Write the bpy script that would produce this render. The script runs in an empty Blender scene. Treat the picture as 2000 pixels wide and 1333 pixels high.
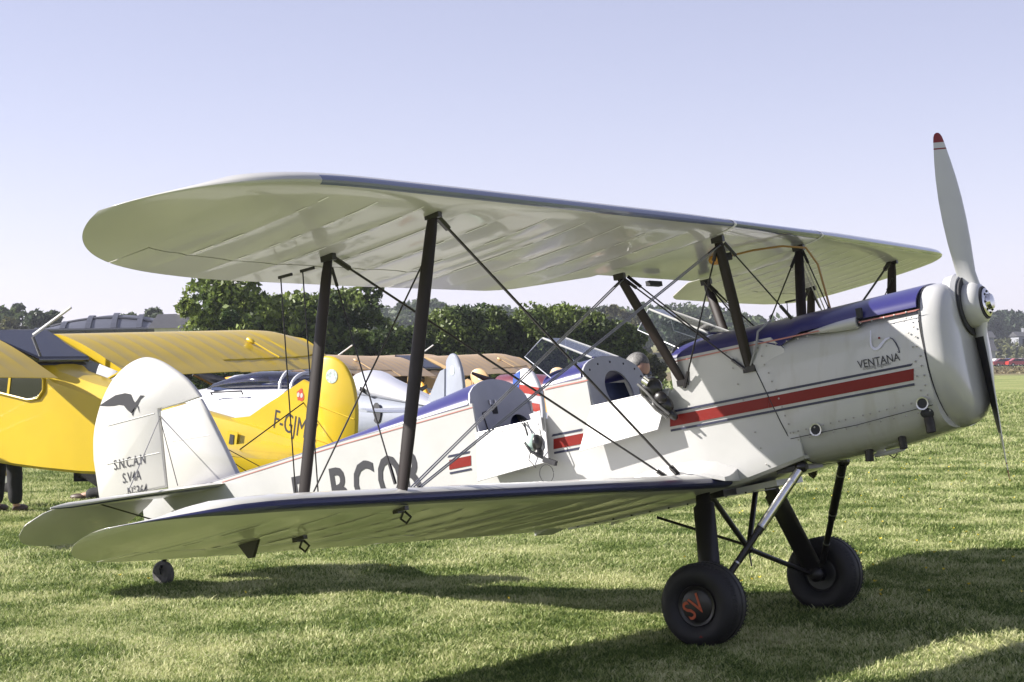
import bpy, bmesh, math, random
import numpy as np
from mathutils import Vector, Matrix
R = math.radians
sc = bpy.context.scene
C = sc.collection
rng = np.random.default_rng(7)
random.seed(7)

# ------------------------------------------------------------------ camera
CP = Vector((4.6066, -10.0477, 1.5675))
CF = Vector((-0.54320, 0.83950, 0.01296)).normalized()
CR = Vector((0.83938, 0.54335, -0.01482)); CR = (CR - CR.dot(CF)*CF).normalized()
CU = CR.cross(CF)
FPX = 3637.88
cam = bpy.data.cameras.new('camera'); cam.lens = FPX/2000*36; cam.sensor_width = 36
cam.clip_start = 0.1; cam.clip_end = 6000
co = bpy.data.objects.new('camera', cam); C.objects.link(co)
co.matrix_world = Matrix(((CR.x, CU.x, -CF.x, CP.x), (CR.y, CU.y, -CF.y, CP.y), (CR.z, CU.z, -CF.z, CP.z), (0, 0, 0, 1)))
sc.camera = co

# ------------------------------------------------------------------ light
SUN = Vector((1.42, .85, -1)).normalized()        # direction the light travels
elev = math.asin(-SUN.z)
az = math.atan2(-SUN.y, -SUN.x)                   # direction towards the sun, from +X
world = bpy.data.worlds.new('World'); sc.world = world; world.use_nodes = True
nt = world.node_tree; nt.nodes.clear()
out = nt.nodes.new('ShaderNodeOutputWorld'); bg = nt.nodes.new('ShaderNodeBackground')
sky = nt.nodes.new('ShaderNodeTexSky'); sky.sky_type = 'NISHITA'; sky.sun_disc = False
sky.sun_elevation = elev; sky.sun_rotation = math.pi/2 - az
sky.air_density = 1.0; sky.dust_density = .3; sky.ozone_density = 2.0; sky.altitude = 0
hs = nt.nodes.new('ShaderNodeMix'); hs.data_type = 'RGBA'; hs.blend_type = 'MIX'
hs.inputs[0].default_value = 0.55
bw = nt.nodes.new('ShaderNodeRGBToBW')
lav = nt.nodes.new('ShaderNodeMix'); lav.data_type = 'RGBA'; lav.blend_type = 'MULTIPLY'
lav.inputs[0].default_value = 1.0; lav.inputs[7].default_value = (1.05, 0.965, 1.13, 1)
nt.links.new(sky.outputs[0], bw.inputs[0])
nt.links.new(sky.outputs[0], hs.inputs[6]); nt.links.new(bw.outputs[0], hs.inputs[7])
ev = nt.nodes.new('ShaderNodeMix'); ev.data_type = 'RGBA'; ev.inputs[0].default_value = .22; ev.inputs[7].default_value = (3.35, 3.75, 4.45, 1)
nt.links.new(hs.outputs[2], ev.inputs[6]); nt.links.new(ev.outputs[2], lav.inputs[6])
nt.links.new(lav.outputs[2], bg.inputs[0]); bg.inputs[1].default_value = 0.076
nt.links.new(bg.outputs[0], out.inputs[0])
sl = bpy.data.lights.new('sun', 'SUN'); sl.energy = 5.0; sl.angle = R(0.53); sl.color = (1.0, .95, .87)
so = bpy.data.objects.new('sun', sl); C.objects.link(so); so.location = (0, 0, 30)
so.rotation_euler = SUN.to_track_quat('-Z', 'Y').to_euler()
sc.view_settings.view_transform = 'Standard'; sc.view_settings.look = 'None'
sc.view_settings.exposure = 1.2; sc.view_settings.gamma = 1

# ------------------------------------------------------------------ materials
MATS = {}
def mat(name, col, rough=.5, metal=0., coat=0., noise=0., nscale=8., bump=0., bscale=40., col2=None, spec=.5, trans=0., stretch=None, lo=.35, hi=.65, island=0.):
    if name in MATS: return MATS[name]
    m = bpy.data.materials.new(name); m.use_nodes = True; n = m.node_tree; L = n.links
    b = n.nodes['Principled BSDF']
    b.inputs['Roughness'].default_value = rough; b.inputs['Metallic'].default_value = metal
    b.inputs['Coat Weight'].default_value = coat; b.inputs['Coat Roughness'].default_value = .06
    b.inputs['Specular IOR Level'].default_value = spec
    tc = n.nodes.new('ShaderNodeNewGeometry')
    src = tc.outputs['Position']
    if stretch:
        mp = n.nodes.new('ShaderNodeMapping'); mp.inputs['Scale'].default_value = stretch
        L.new(src, mp.inputs[0]); src = mp.outputs[0]
    c1 = (*col, 1)
    if col2 is None: col2 = tuple(c*(1-noise) for c in col)
    nz = n.nodes.new('ShaderNodeTexNoise'); nz.inputs['Scale'].default_value = nscale; nz.inputs['Detail'].default_value = 6
    L.new(src, nz.inputs['Vector'])
    rp = n.nodes.new('ShaderNodeValToRGB'); rp.color_ramp.elements[0].position = lo; rp.color_ramp.elements[1].position = hi
    rp.color_ramp.elements[0].color = (*col2, 1); rp.color_ramp.elements[1].color = c1
    L.new(nz.outputs[0], rp.inputs[0])
    cout = rp.outputs[0]
    if island:
        hsv = n.nodes.new('ShaderNodeHueSaturation')
        mr = n.nodes.new('ShaderNodeMapRange'); mr.inputs[3].default_value = 1-island; mr.inputs[4].default_value = 1+island
        L.new(tc.outputs['Random Per Island'], mr.inputs[0]); L.new(mr.outputs[0], hsv.inputs['Value'])
        L.new(cout, hsv.inputs['Color']); cout = hsv.outputs[0]
    L.new(cout, b.inputs['Base Color'])
    if bump:
        nb = n.nodes.new('ShaderNodeTexNoise'); nb.inputs['Scale'].default_value = bscale; nb.inputs['Detail'].default_value = 4
        L.new(src, nb.inputs['Vector'])
        bp = n.nodes.new('ShaderNodeBump'); bp.inputs['Strength'].default_value = bump; bp.inputs['Distance'].default_value = .02
        L.new(nb.outputs[0], bp.inputs['Height']); L.new(bp.outputs[0], b.inputs['Normal'])
    if trans:
        tr = n.nodes.new('ShaderNodeBsdfTranslucent'); mx = n.nodes.new('ShaderNodeMixShader'); mx.inputs[0].default_value = trans
        L.new(cout, tr.inputs[0]); L.new(b.outputs[0], mx.inputs[1]); L.new(tr.outputs[0], mx.inputs[2])
        L.new(mx.outputs[0], n.nodes['Material Output'].inputs[0])
    MATS[name] = m; return m
def glass_mat(name, tint, alpha=.2, rough=.03):
    if name in MATS: return MATS[name]
    m = bpy.data.materials.new(name); m.use_nodes = True; n = m.node_tree; n.nodes.remove(n.nodes['Principled BSDF'])
    t = n.nodes.new('ShaderNodeBsdfTransparent'); t.inputs[0].default_value = (*tint, 1)
    g = n.nodes.new('ShaderNodeBsdfGlossy'); g.inputs[1].default_value = rough
    fr = n.nodes.new('ShaderNodeLayerWeight'); fr.inputs[0].default_value = .5
    pw = n.nodes.new('ShaderNodeMath'); pw.operation = 'POWER'; pw.inputs[1].default_value = 3.5; n.links.new(fr.outputs['Facing'], pw.inputs[0])
    ad = n.nodes.new('ShaderNodeMath'); ad.operation = 'MULTIPLY_ADD'; ad.inputs[1].default_value = .7; ad.inputs[2].default_value = alpha; ad.use_clamp = True
    mx = n.nodes.new('ShaderNodeMixShader'); n.links.new(pw.outputs[0], ad.inputs[0]); n.links.new(ad.outputs[0], mx.inputs[0])
    n.links.new(t.outputs[0], mx.inputs[1]); n.links.new(g.outputs[0], mx.inputs[2])
    n.links.new(mx.outputs[0], n.nodes['Material Output'].inputs[0]); MATS[name] = m; return m

WHITE = mat('white_paint', (.475, .475, .475), .28, coat=.5, noise=.10, nscale=3.5, bump=.03, bscale=5)
FABRIC = mat('white_doped_fabric', (.49, .485, .465), .32, coat=.45, noise=.09, nscale=2.5, bump=.07, bscale=4)
BLUE = mat('blue_paint', (.026, .024, .13), .3, coat=.3, noise=.12, nscale=3)
LEBLUE = mat('sky_paled_blue_leading_edge', (.15, .17, .27), .25, coat=1.0)  # blue paint made paler: the sky's reflection is put into the colour
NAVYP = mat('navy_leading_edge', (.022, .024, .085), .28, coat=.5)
NAVY = mat('navy_line', (.025, .027, .06), .4)
RED = mat('red_paint', (.19, .010, .007), .45, coat=0, spec=.3, noise=.08)
PINK = mat('faded_red_line', (.42, .17, .15), .4)
BLACKV = mat('black_varnish', (.010, .008, .009), .36, coat=.1, noise=.3, nscale=20)
STRUTM = mat('dark_varnished_wood', (.016, .010, .009), .45, coat=.0, spec=.3, noise=.4, nscale=14, stretch=(1, 1, .2))
STEEL = mat('steel', (.55, .55, .56), .3, 1., noise=.2, nscale=60)
CHROME = mat('polished_metal', (.75, .74, .72), .18, 1., noise=.2, nscale=25)
DARKMETAL = mat('dark_metal', (.06, .06, .065), .35, .8, noise=.3)
WIRE = mat('wire_dark', (.02, .018, .018), .35, .4)
WIREL = mat('wire_steel', (.30, .30, .32), .35, .8)
RUBBER = mat('tyre_rubber', (.011, .010, .012), .62, noise=.35, nscale=12, bump=.12, bscale=50)
ORANGE = mat('orange_letter', (.55, .10, .03), .5, noise=.35, nscale=60)
GREYP = mat('grey_blue_panel', (.40, .41, .47), .38, noise=.08)
GREYD = mat('cockpit_dark', (.03, .03, .035), .8)
SEATB = mat('blue_seat_leather', (.03, .05, .14), .45, noise=.3, nscale=20)
LEATHER = mat('black_leather', (.015, .014, .014), .3, coat=.3, noise=.4, nscale=20, bump=.3, bscale=30)
LETTER = mat('black_letter', (.03, .03, .038), .45)
YELLOW = mat('yellow_dope', (.57, .40, .016), .33, coat=.3, noise=.08, nscale=3)
HAZEYELLOW = mat('hazed_yellow_dope', (.58, .40, .20), .4, coat=.2, noise=.08, nscale=3)  # yellow dope made paler, with distance haze and light in its colour
ORANGEP = mat('orange_yellow_dope', (.75, .36, .02), .4, noise=.1)
GLASS = glass_mat('clear_perspex', (.94, .96, .97), .03)
TINT = glass_mat('tinted_glass', (.13, .14, .24), .11)
BROWNW = mat('prop_edge', (.03, .025, .02), .4)
GREENH = mat('pale_green_shell', (.42, .55, .50), .25, coat=.5)

# ------------------------------------------------------------------ mesh helpers
class MB:
    def __init__(s): s.v = []; s.f = []; s.m = []
    def add(s, vs, fs, mi=0):
        o = len(s.v); s.v += [tuple(p) for p in vs]
        for f in fs: s.f.append(tuple(i+o for i in f)); s.m.append(mi)
        return o
    def loft(s, rings, closed=True, cap0=True, cap1=True, mi=0, mif=None):
        n = len(rings[0]); vs = [p for r in rings for p in r]; fs = []; ms = []
        for i in range(len(rings)-1):
            for j in range(n if closed else n-1):
                k = (j+1) % n
                fs.append((i*n+j, i*n+k, (i+1)*n+k, (i+1)*n+j)); ms.append(mif(i, j) if mif else mi)
        if cap0 and closed: fs.append(tuple(range(n-1, -1, -1))); ms.append(mi)
        if cap1 and closed: fs.append(tuple((len(rings)-1)*n+j for j in range(n))); ms.append(mi)
        o = len(s.v); s.v += [tuple(p) for p in vs]
        for f, m_ in zip(fs, ms): s.f.append(tuple(i+o for i in f)); s.m.append(m_)
        return s
    def box(s, c, d, rot=None, mi=0):
        c = Vector(c); hx, hy, hz = d[0]/2, d[1]/2, d[2]/2
        vs = [Vector((x, y, z)) for x in (-hx, hx) for y in (-hy, hy) for z in (-hz, hz)]
        if rot is not None: vs = [rot @ v for v in vs]
        s.add([v+c for v in vs], [(0, 1, 3, 2), (4, 6, 7, 5), (0, 4, 5, 1), (2, 3, 7, 6), (0, 2, 6, 4), (1, 5, 7, 3)], mi); return s
    def tube(s, pts, r, n=8, r2=None, flat=None, cap=True, mi=0):
        """round (or streamlined, if flat=(axis, ratio)) tube through pts; r may be a list"""
        pts = [Vector(p) for p in pts]; rs = r if isinstance(r, (list, tuple)) else [r]*len(pts)
        rings = []; prev = None
        for i, p in enumerate(pts):
            a = pts[max(i-1, 0)]; b = pts[min(i+1, len(pts)-1)]; t = (b-a).normalized()
            if flat: u = (Vector(flat[0])-Vector(flat[0]).dot(t)*t).normalized()
            elif prev is None:
                u = t.cross(Vector((0, 0, 1)));
                if u.length < .1: u = t.cross(Vector((1, 0, 0)))
                u.normalize()
            else: u = (prev-prev.dot(t)*t).normalized()
            prev = u; w = t.cross(u); k = flat[1] if flat else 1.
            rings.append([p+u*math.cos(2*math.pi*j/n)*rs[i]+w*math.sin(2*math.pi*j/n)*rs[i]*k for j in range(n)])
        s.loft(rings, True, cap, cap, mi); return s
    def lathe(s, prof, c, axis, n=32, mi=0, mif=None, close=False):
        """prof: (r, h) pairs along axis"""
        ax = Vector(axis).normalized(); u = ax.cross(Vector((0, 0, 1)))
        if u.length < .1: u = ax.cross(Vector((1, 0, 0)))
        u.normalize(); w = ax.cross(u); c = Vector(c)
        rings = [[c+ax*h+(u*math.cos(2*math.pi*j/n)+w*math.sin(2*math.pi*j/n))*r for j in range(n)] for r, h in prof]
        if close: rings.append(rings[0])
        s.loft(rings, True, not close, not close, mi, mif); return s
    def ball(s, c, r, n=12, mi=0, rot=None):
        r = Vector(r) if not isinstance(r, (int, float)) else Vector((r, r, r)); rings = []
        for i in range(1, n):
            a = math.pi*i/n; rings.append([Vector((math.cos(2*math.pi*j/n)*math.sin(a)*r.x, math.sin(2*math.pi*j/n)*math.sin(a)*r.y, math.cos(a)*r.z)) for j in range(n)])
        if rot is not None: rings = [[rot @ p for p in q] for q in rings]
        s.loft([[p+Vector(c) for p in q] for q in rings], mi=mi); return s
    def slab(s, outline, nrm, th, mi=0, bevel=0.):
        """planar outline (3D pts) extruded +-th/2 along nrm, edges eased inwards by bevel"""
        nrm = Vector(nrm).normalized(); P = [Vector(p) for p in outline]; c = sum(P, Vector())/len(P)
        rings = []
        if bevel:
            for h, k in ((-.5, bevel), (-.32, bevel*.3), (0, 0), (.32, bevel*.3), (.5, bevel)):
                rings.append([p+(c-p).normalized()*k+nrm*h*th for p in P])
        else:
            for h in (-.5, .5): rings.append([p+nrm*h*th for p in P])
        s.loft(rings, mi=mi); return s

def BX(p):      # biplane body frame -> world
    th = 0.1732680; x, y, z = p
    return Vector((math.cos(th)*x-math.sin(th)*z, y, math.sin(th)*x+math.cos(th)*z+2.34253))
def props(o, label=None, cat=None, group=None, kind=None):
    if label: o['label'] = label
    if cat: o['category'] = cat
    if group: o['group'] = group
    if kind: o['kind'] = kind
    return o
def root(name, loc, label, cat, group=None):
    o = bpy.data.objects.new(name, None); C.objects.link(o); o.location = loc; o.empty_display_size = .3
    return props(o, label, cat, group)
def world_loc(o):
    v = Vector(o.location)
    while o.parent: o = o.parent; v += Vector(o.location)
    return v
def build(mb, name, mats, parent=None, xf=None, smooth=35, label=None, cat=None, kind=None, group=None, origin=None):
    me = bpy.data.meshes.new(name)
    off = world_loc(parent) if parent is not None else (Vector(origin) if origin is not None else Vector())
    vs = [(xf(p) if xf else Vector(p))-off for p in mb.v]
    me.from_pydata([tuple(v) for v in vs], [], mb.f)
    if not isinstance(mats, (list, tuple)): mats = [mats]
    for m_ in mats: me.materials.append(m_)
    if len(mats) > 1: me.polygons.foreach_set('material_index', mb.m)
    bm = bmesh.new(); bm.from_mesh(me); bmesh.ops.remove_doubles(bm, verts=bm.verts, dist=1e-5); bmesh.ops.recalc_face_normals(bm, faces=bm.faces); bm.to_mesh(me); bm.free()
    if smooth: me.shade_smooth(); me.set_sharp_from_angle(angle=R(smooth))
    me.update()
    o = bpy.data.objects.new(name, me); C.objects.link(o)
    if parent is not None: o.parent = parent
    elif origin is not None: o.location = origin
    return props(o, label, cat, group, kind)
def copy_tree(o, parent=None):
    c = o.copy(); C.objects.link(c); c.parent = parent
    for ch in list(o.children): copy_tree(ch, c)
    return c
def text_mb(s, size, org, ud, vd, shear=0., xs=1., bold=0.):
    cu = bpy.data.curves.new('t', 'FONT'); cu.body = s; cu.size = 1; cu.shear = shear; cu.offset = bold; cu.resolution_u = 3
    o = bpy.data.objects.new('t', cu); C.objects.link(o)
    dg = bpy.context.evaluated_depsgraph_get(); me = bpy.data.meshes.new_from_object(o.evaluated_get(dg))
    mb = MB(); org = Vector(org); ud = Vector(ud); vd = Vector(vd)
    mb.add([org+ud*v.co.x*size*xs+vd*v.co.y*size for v in me.vertices], [tuple(p.vertices) for p in me.polygons])
    bpy.data.objects.remove(o); bpy.data.curves.remove(cu); bpy.data.meshes.remove(me)
    return mb
def interp(t, xs, ys): return float(np.interp(t, xs, ys))
def sstep(t, a, b): t = min(max((t-a)/(b-a), 0), 1); return t*t*(3-2*t)
def dl(D, l, z=0.):      # ground position by distance ahead of the photographer and sideways offset (metres)
    f2 = Vector((-.5433, .8395, 0)).normalized(); r2 = Vector((f2.y, -f2.x, 0))
    p = Vector((CP.x, CP.y, 0))+f2*D+r2*l; p.z = z; return p
def gh(x, y):            # height of the land
    dx, dy = x-CP.x, y-CP.y; D = -.5433*dx+.8395*dy; l = .8395*dx+.5433*dy
    h = -.2*sstep(D, 28, 45)*(1-sstep(l, 4, 14))
    h += 5.5*sstep(D, 380, 480)+15*sstep(D, 480, 1500)
    return h

# ------------------------------------------------------------------ ground
def axis_pts(c, lim):
    a = [0.]; st = 1.0
    while a[-1] < lim: a.append(a[-1]+st); st *= 1.13
    return sorted([c-v for v in a[1:]]+[c+v for v in a])
gx = axis_pts(0, 2500); gy = axis_pts(0, 2500)
g = MB(); g.add([(x, y, gh(x, y)) for x in gx for y in gy], [(i*len(gy)+j, (i+1)*len(gy)+j, (i+1)*len(gy)+j+1, i*len(gy)+j+1) for i in range(len(gx)-1) for j in range(len(gy)-1)])
gm = bpy.data.materials.new('meadow'); gm.use_nodes = True; n = gm.node_tree; L = n.links; b = n.nodes['Principled BSDF']
b.inputs['Roughness'].default_value = .9; b.inputs['Specular IOR Level'].default_value = .2
ge = n.nodes.new('ShaderNodeNewGeometry')
def noise(scale, detail=5, vec=None, mapping=None):
    z = n.nodes.new('ShaderNodeTexNoise'); z.inputs['Scale'].default_value = scale; z.inputs['Detail'].default_value = detail
    src = vec or ge.outputs['Position']
    if mapping:
        mp = n.nodes.new('ShaderNodeMapping'); mp.inputs['Rotation'].default_value = (0, 0, R(33)); mp.inputs['Scale'].default_value = mapping; L.new(src, mp.inputs[0]); src = mp.outputs[0]
    L.new(src, z.inputs['Vector']); return z
def ramp(fac, stops):
    r = n.nodes.new('ShaderNodeValToRGB'); e = r.color_ramp.elements
    e[0].position, e[0].color = stops[0][0], (*stops[0][1], 1); e[1].position, e[1].color = stops[-1][0], (*stops[-1][1], 1)
    for p, c in stops[1:-1]: k = e.new(p); k.color = (*c, 1)
    L.new(fac, r.inputs[0]); return r
n1 = noise(.35, 8); n2 = noise(9, 6); n3 = noise(60, 3)
r1 = ramp(n1.outputs[0], [(.35, (.22, .275, .085)), (.5, (.33, .375, .14)), (.66, (.45, .44, .22))])
r2 = ramp(n2.outputs[0], [(.3, (.45, .45, .45)), (.7, (1.25, 1.25, 1.2))])
r3 = ramp(n3.outputs[0], [(.3, (.55, .6, .5)), (.7, (1.3, 1.25, 1.2))])
def mul(a, bb):
    m_ = n.nodes.new('ShaderNodeMix'); m_.data_type = 'RGBA'; m_.blend_type = 'MULTIPLY'; m_.inputs[0].default_value = 1
    L.new(a, m_.inputs[6]); L.new(bb, m_.inputs[7]); return m_
m1 = mul(r1.outputs[0], r2.outputs[0]); m2 = mul(m1.outputs[2], r3.outputs[0])
# bands with distance: rough brown strip, scrub, far slope
vm = n.nodes.new('ShaderNodeVectorMath'); vm.operation = 'DOT_PRODUCT'; vm.inputs[1].default_value = (-.5433, .8395, 0)
L.new(ge.outputs['Position'], vm.inputs[0])
nb_ = noise(.05, 4); ad = n.nodes.new('ShaderNodeMath'); ad.operation = 'MULTIPLY_ADD'; ad.inputs[1].default_value = 30; L.new(nb_.outputs[0], ad.inputs[0]); L.new(vm.outputs['Value'], ad.inputs[2])
sc_ = n.nodes.new('ShaderNodeMath'); sc_.operation = 'DIVIDE'; sc_.inputs[1].default_value = 600; L.new(ad.outputs[0], sc_.inputs[0])
# distance/600 : 150m .25, 330m .55, 400 .67
rb = ramp(sc_.outputs[0], [(.0, (0, 0, 0)), (.27, (0, 0, 0)), (.30, (1, 1, 1)), (.50, (1, 1, 1)), (.52, (.35, .35, .35)), (.70, (.2, .2, .2)), (.73, (.9, .9, .9)), (.80, (.5, .5, .5))])
br = n.nodes.new('ShaderNodeMix'); br.data_type = 'RGBA'; L.new(rb.outputs[0], br.inputs[0])
L.new(m2.outputs[2], br.inputs[6])
rbc = mul(r2.outputs[0], r3.outputs[0]); tan = n.nodes.new('ShaderNodeMix'); tan.data_type = 'RGBA'; tan.blend_type = 'MULTIPLY'; tan.inputs[0].default_value = .5
tan.inputs[6].default_value = (.19, .155, .09, 1); L.new(rbc.outputs[2], tan.inputs[7]); L.new(tan.outputs[2], br.inputs[7])
L.new(br.outputs[2], b.inputs['Base Color'])
bp = n.nodes.new('ShaderNodeBump'); bp.inputs['Strength'].default_value = .8; bp.inputs['Distance'].default_value = .05; L.new(n3.outputs[0], bp.inputs['Height']); L.new(bp.outputs[0], b.inputs['Normal'])
build(g, 'ground', gm, kind='structure', smooth=60)

# ------------------------------------------------------------------ grass: tufts + points, instanced by geometry nodes from the object's own mesh
def make_grass():
    verts = []; faces = []; part = []
    for var in range(4):
        nb = 46
        for k in range(nb):
            a = random.uniform(0, 2*math.pi); rr = .085*math.sqrt(random.random()); bx, by = math.cos(a)*rr, math.sin(a)*rr
            h = random.uniform(.011, .032)*(1.25 if var == 3 else 1); w = random.uniform(.004, .0075); la = random.uniform(0, 2*math.pi); le = h*random.uniform(.3, 1.5)
            dx, dy = math.cos(la)*le, math.sin(la)*le; wa = random.uniform(0, math.pi); wx, wy = math.cos(wa)*w/2, math.sin(wa)*w/2
            o = len(verts)
            verts += [(bx-wx, by-wy, -.004), (bx+wx, by+wy, -.004), (bx+dx*.4+wx*.8, by+dy*.4+wy*.8, h*.65), (bx+dx*.4-wx*.8, by+dy*.4-wy*.8, h*.65), (bx+dx, by+dy, h)]
            faces += [(o, o+1, o+2, o+3), (o+3, o+2, o+4)]; part += [var+1]*5
    nt_ = len(verts)
    P = []
    for (d0, d1, dens) in ((8.4, 14, 400), (14, 20, 190), (20, 30, 90), (30, 50, 34), (50, 80, 11)):
        w0, w1 = .31*d0+1, .31*d1+1; area = (w0+w1)*(d1-d0); N = int(area*dens)
        D = rng.uniform(d0, d1, N); l = rng.uniform(-1, 1, N)*(.31*D+1)
        pz = [dl(a, b_) for a, b_ in zip(D, l)]; sc0 = {8.4: 1, 14: 1.15, 20: 1.5, 30: 2.2, 50: 3.4}[d0]
        P += [(p.x, p.y, gh(p.x, p.y), sc0) for p in pz]
    P = np.array(P)
    me = bpy.data.meshes.new('grass')
    me.from_pydata(verts+[tuple(p) for p in P[:, :3]], [], faces)
    at = me.attributes.new('part', 'INT', 'POINT'); at.data.foreach_set('value', np.array(part+[0]*len(P), dtype=np.int32))
    s_ = me.attributes.new('sz', 'FLOAT', 'POINT')
    # patchy height: bare-ish and lush spots
    pn = np.sin(P[:, 0]*1.7+np.sin(P[:, 1]*1.3)*2)+np.sin(P[:, 1]*2.3+P[:, 0]*.9)+np.sin(P[:, 0]*6.1+P[:, 1]*4.7)*.5
    szv = P[:, 3]*rng.uniform(.6, 1.25, len(P))*(1+.13*pn)
    s_.data.foreach_set('value', np.concatenate([np.ones(nt_), szv]).astype(np.float32))
    o = bpy.data.objects.new('grass', me); C.objects.link(o)
    props(o, kind='stuff', label='short sunlit mown grass of the airfield with dry patches', cat='grass')
    m = bpy.data.materials.new('grass_blade'); m.use_nodes = True; n = m.node_tree; L = n.links; b = n.nodes['Principled BSDF']
    b.inputs['Roughness'].default_value = .55; b.inputs['Specular IOR Level'].default_value = .25
    oi = n.nodes.new('ShaderNodeObjectInfo'); ge = n.nodes.new('ShaderNodeNewGeometry')
    z = n.nodes.new('ShaderNodeTexNoise'); z.inputs['Scale'].default_value = 1.1; z.inputs['Detail'].default_value = 7; L.new(ge.outputs['Position'], z.inputs['Vector'])
    z2 = n.nodes.new('ShaderNodeTexNoise'); z2.inputs['Scale'].default_value = 12; z2.inputs['Detail'].default_value = 3; L.new(ge.outputs['Position'], z2.inputs['Vector'])
    s1 = n.nodes.new('ShaderNodeMath'); s1.operation = 'MULTIPLY_ADD'; s1.inputs[1].default_value = .42; s1.inputs[2].default_value = -.21; L.new(ge.outputs['Random Per Island'], s1.inputs[0])
    s0 = n.nodes.new('ShaderNodeMath'); s0.operation = 'MULTIPLY_ADD'; s0.inputs[1].default_value = 1.15; s0.inputs[2].default_value = -.07; L.new(z.outputs[0], s0.inputs[0]); s2 = n.nodes.new('ShaderNodeMath'); L.new(s0.outputs[0], s2.inputs[0]); L.new(s1.outputs[0], s2.inputs[1])
    s4 = n.nodes.new('ShaderNodeMath'); s4.operation = 'MULTIPLY_ADD'; s4.inputs[1].default_value = .4; s4.inputs[2].default_value = -.2; L.new(z2.outputs[0], s4.inputs[0])
    s3 = n.nodes.new('ShaderNodeMath'); L.new(s2.outputs[0], s3.inputs[0]); L.new(s4.outputs[0], s3.inputs[1])
    r = n.nodes.new('ShaderNodeValToRGB'); e = r.color_ramp.elements
    e[0].position = .32; e[0].color = (.07, .115, .024, 1); e[1].position = .70; e[1].color = (.60, .60, .33, 1)
    k = e.new(.44); k.color = (.175, .24, .058, 1); k = e.new(.55); k.color = (.33, .385, .135, 1)
    L.new(s3.outputs[0], r.inputs[0]); L.new(r.outputs[0], b.inputs['Base Color'])
    tr = n.nodes.new('ShaderNodeBsdfTranslucent'); mx = n.nodes.new('ShaderNodeMixShader'); mx.inputs[0].default_value = .35
    L.new(r.outputs[0], tr.inputs[0]); L.new(b.outputs[0], mx.inputs[1]); L.new(tr.outputs[0], mx.inputs[2]); L.new(mx.outputs[0], n.nodes['Material Output'].inputs[0])
    me.materials.append(m)
    ng = bpy.data.node_groups.new('grass_scatter', 'GeometryNodeTree'); N = ng.nodes; K = ng.links
    ng.interface.new_socket('Geometry', in_out='INPUT', socket_type='NodeSocketGeometry'); ng.interface.new_socket('Geometry', in_out='OUTPUT', socket_type='NodeSocketGeometry')
    gi = N.new('NodeGroupInput'); go = N.new('NodeGroupOutput')
    na = N.new('GeometryNodeInputNamedAttribute'); na.data_type = 'INT'; na.inputs[0].default_value = 'part'
    jn = N.new('GeometryNodeJoinGeometry')
    def eq(v):
        c_ = N.new('FunctionNodeCompare'); c_.data_type = 'INT'; c_.operation = 'EQUAL'; K.new(na.outputs[0], c_.inputs[2]); c_.inputs[3].default_value = v; return c_
    for v in range(1, 5):
        se = N.new('GeometryNodeSeparateGeometry'); se.domain = 'POINT'; K.new(gi.outputs[0], se.inputs[0]); K.new(eq(v).outputs[0], se.inputs[1])
        gt = N.new('GeometryNodeGeometryToInstance'); K.new(se.outputs[0], gt.inputs[0]); K.new(gt.outputs[0], jn.inputs[0])
    se = N.new('GeometryNodeSeparateGeometry'); se.domain = 'POINT'; K.new(gi.outputs[0], se.inputs[0]); K.new(eq(0).outputs[0], se.inputs[1])
    mp = N.new('GeometryNodeMeshToPoints'); K.new(se.outputs[0], mp.inputs[0])
    ip = N.new('GeometryNodeInstanceOnPoints'); K.new(mp.outputs[0], ip.inputs[0]); K.new(jn.outputs[0], ip.inputs['Instance']); ip.inputs['Pick Instance'].default_value = True
    rv = N.new('FunctionNodeRandomValue'); rv.data_type = 'FLOAT_VECTOR'; rv.inputs[0].default_value = (-.12, -.12, 0); rv.inputs[1].default_value = (.12, .12, 6.283)
    K.new(rv.outputs[0], ip.inputs['Rotation'])
    ns = N.new('GeometryNodeInputNamedAttribute'); ns.data_type = 'FLOAT'; ns.inputs[0].default_value = 'sz'; K.new(ns.outputs[0], ip.inputs['Scale'])
    K.new(ip.outputs[0], go.inputs[0])
    md = o.modifiers.new('scatter', 'NODES'); md.node_group = ng
make_grass()
# small yellow flowers in the lawn right of the wheels
fl = MB()
for _ in range(150):
    D = random.uniform(12, 30); l = random.uniform(.12, .30)*D if random.random() < .8 else random.uniform(-.27, .3)*D
    p = dl(D, l); p.z = .05
    for k in range(3):
        a = random.uniform(0, 6.28); q = Vector((math.cos(a), math.sin(a), .5))*.011
        fl.add([p, p+q, p+Vector((q.y, -q.x, q.z+.008))+q*.3, p+Vector((q.y, -q.x, .008))], [(0, 1, 2, 3)])
build(fl, 'wild_flowers', mat('yellow_petal', (.8, .62, .03), .6), kind='stuff', label='tiny yellow flowers dotted over the grass', cat='flowers', smooth=0)

# ==================================================================== THE BIPLANE
bp_root = root('biplane', (-.4, 0, 0), 'white open-cockpit biplane with blue deck, red side stripe and white propeller', 'airplane')
def part(mb, name, mats, parent=bp_root, **k): return build(mb, name, mats, parent, BX, **k)

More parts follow.
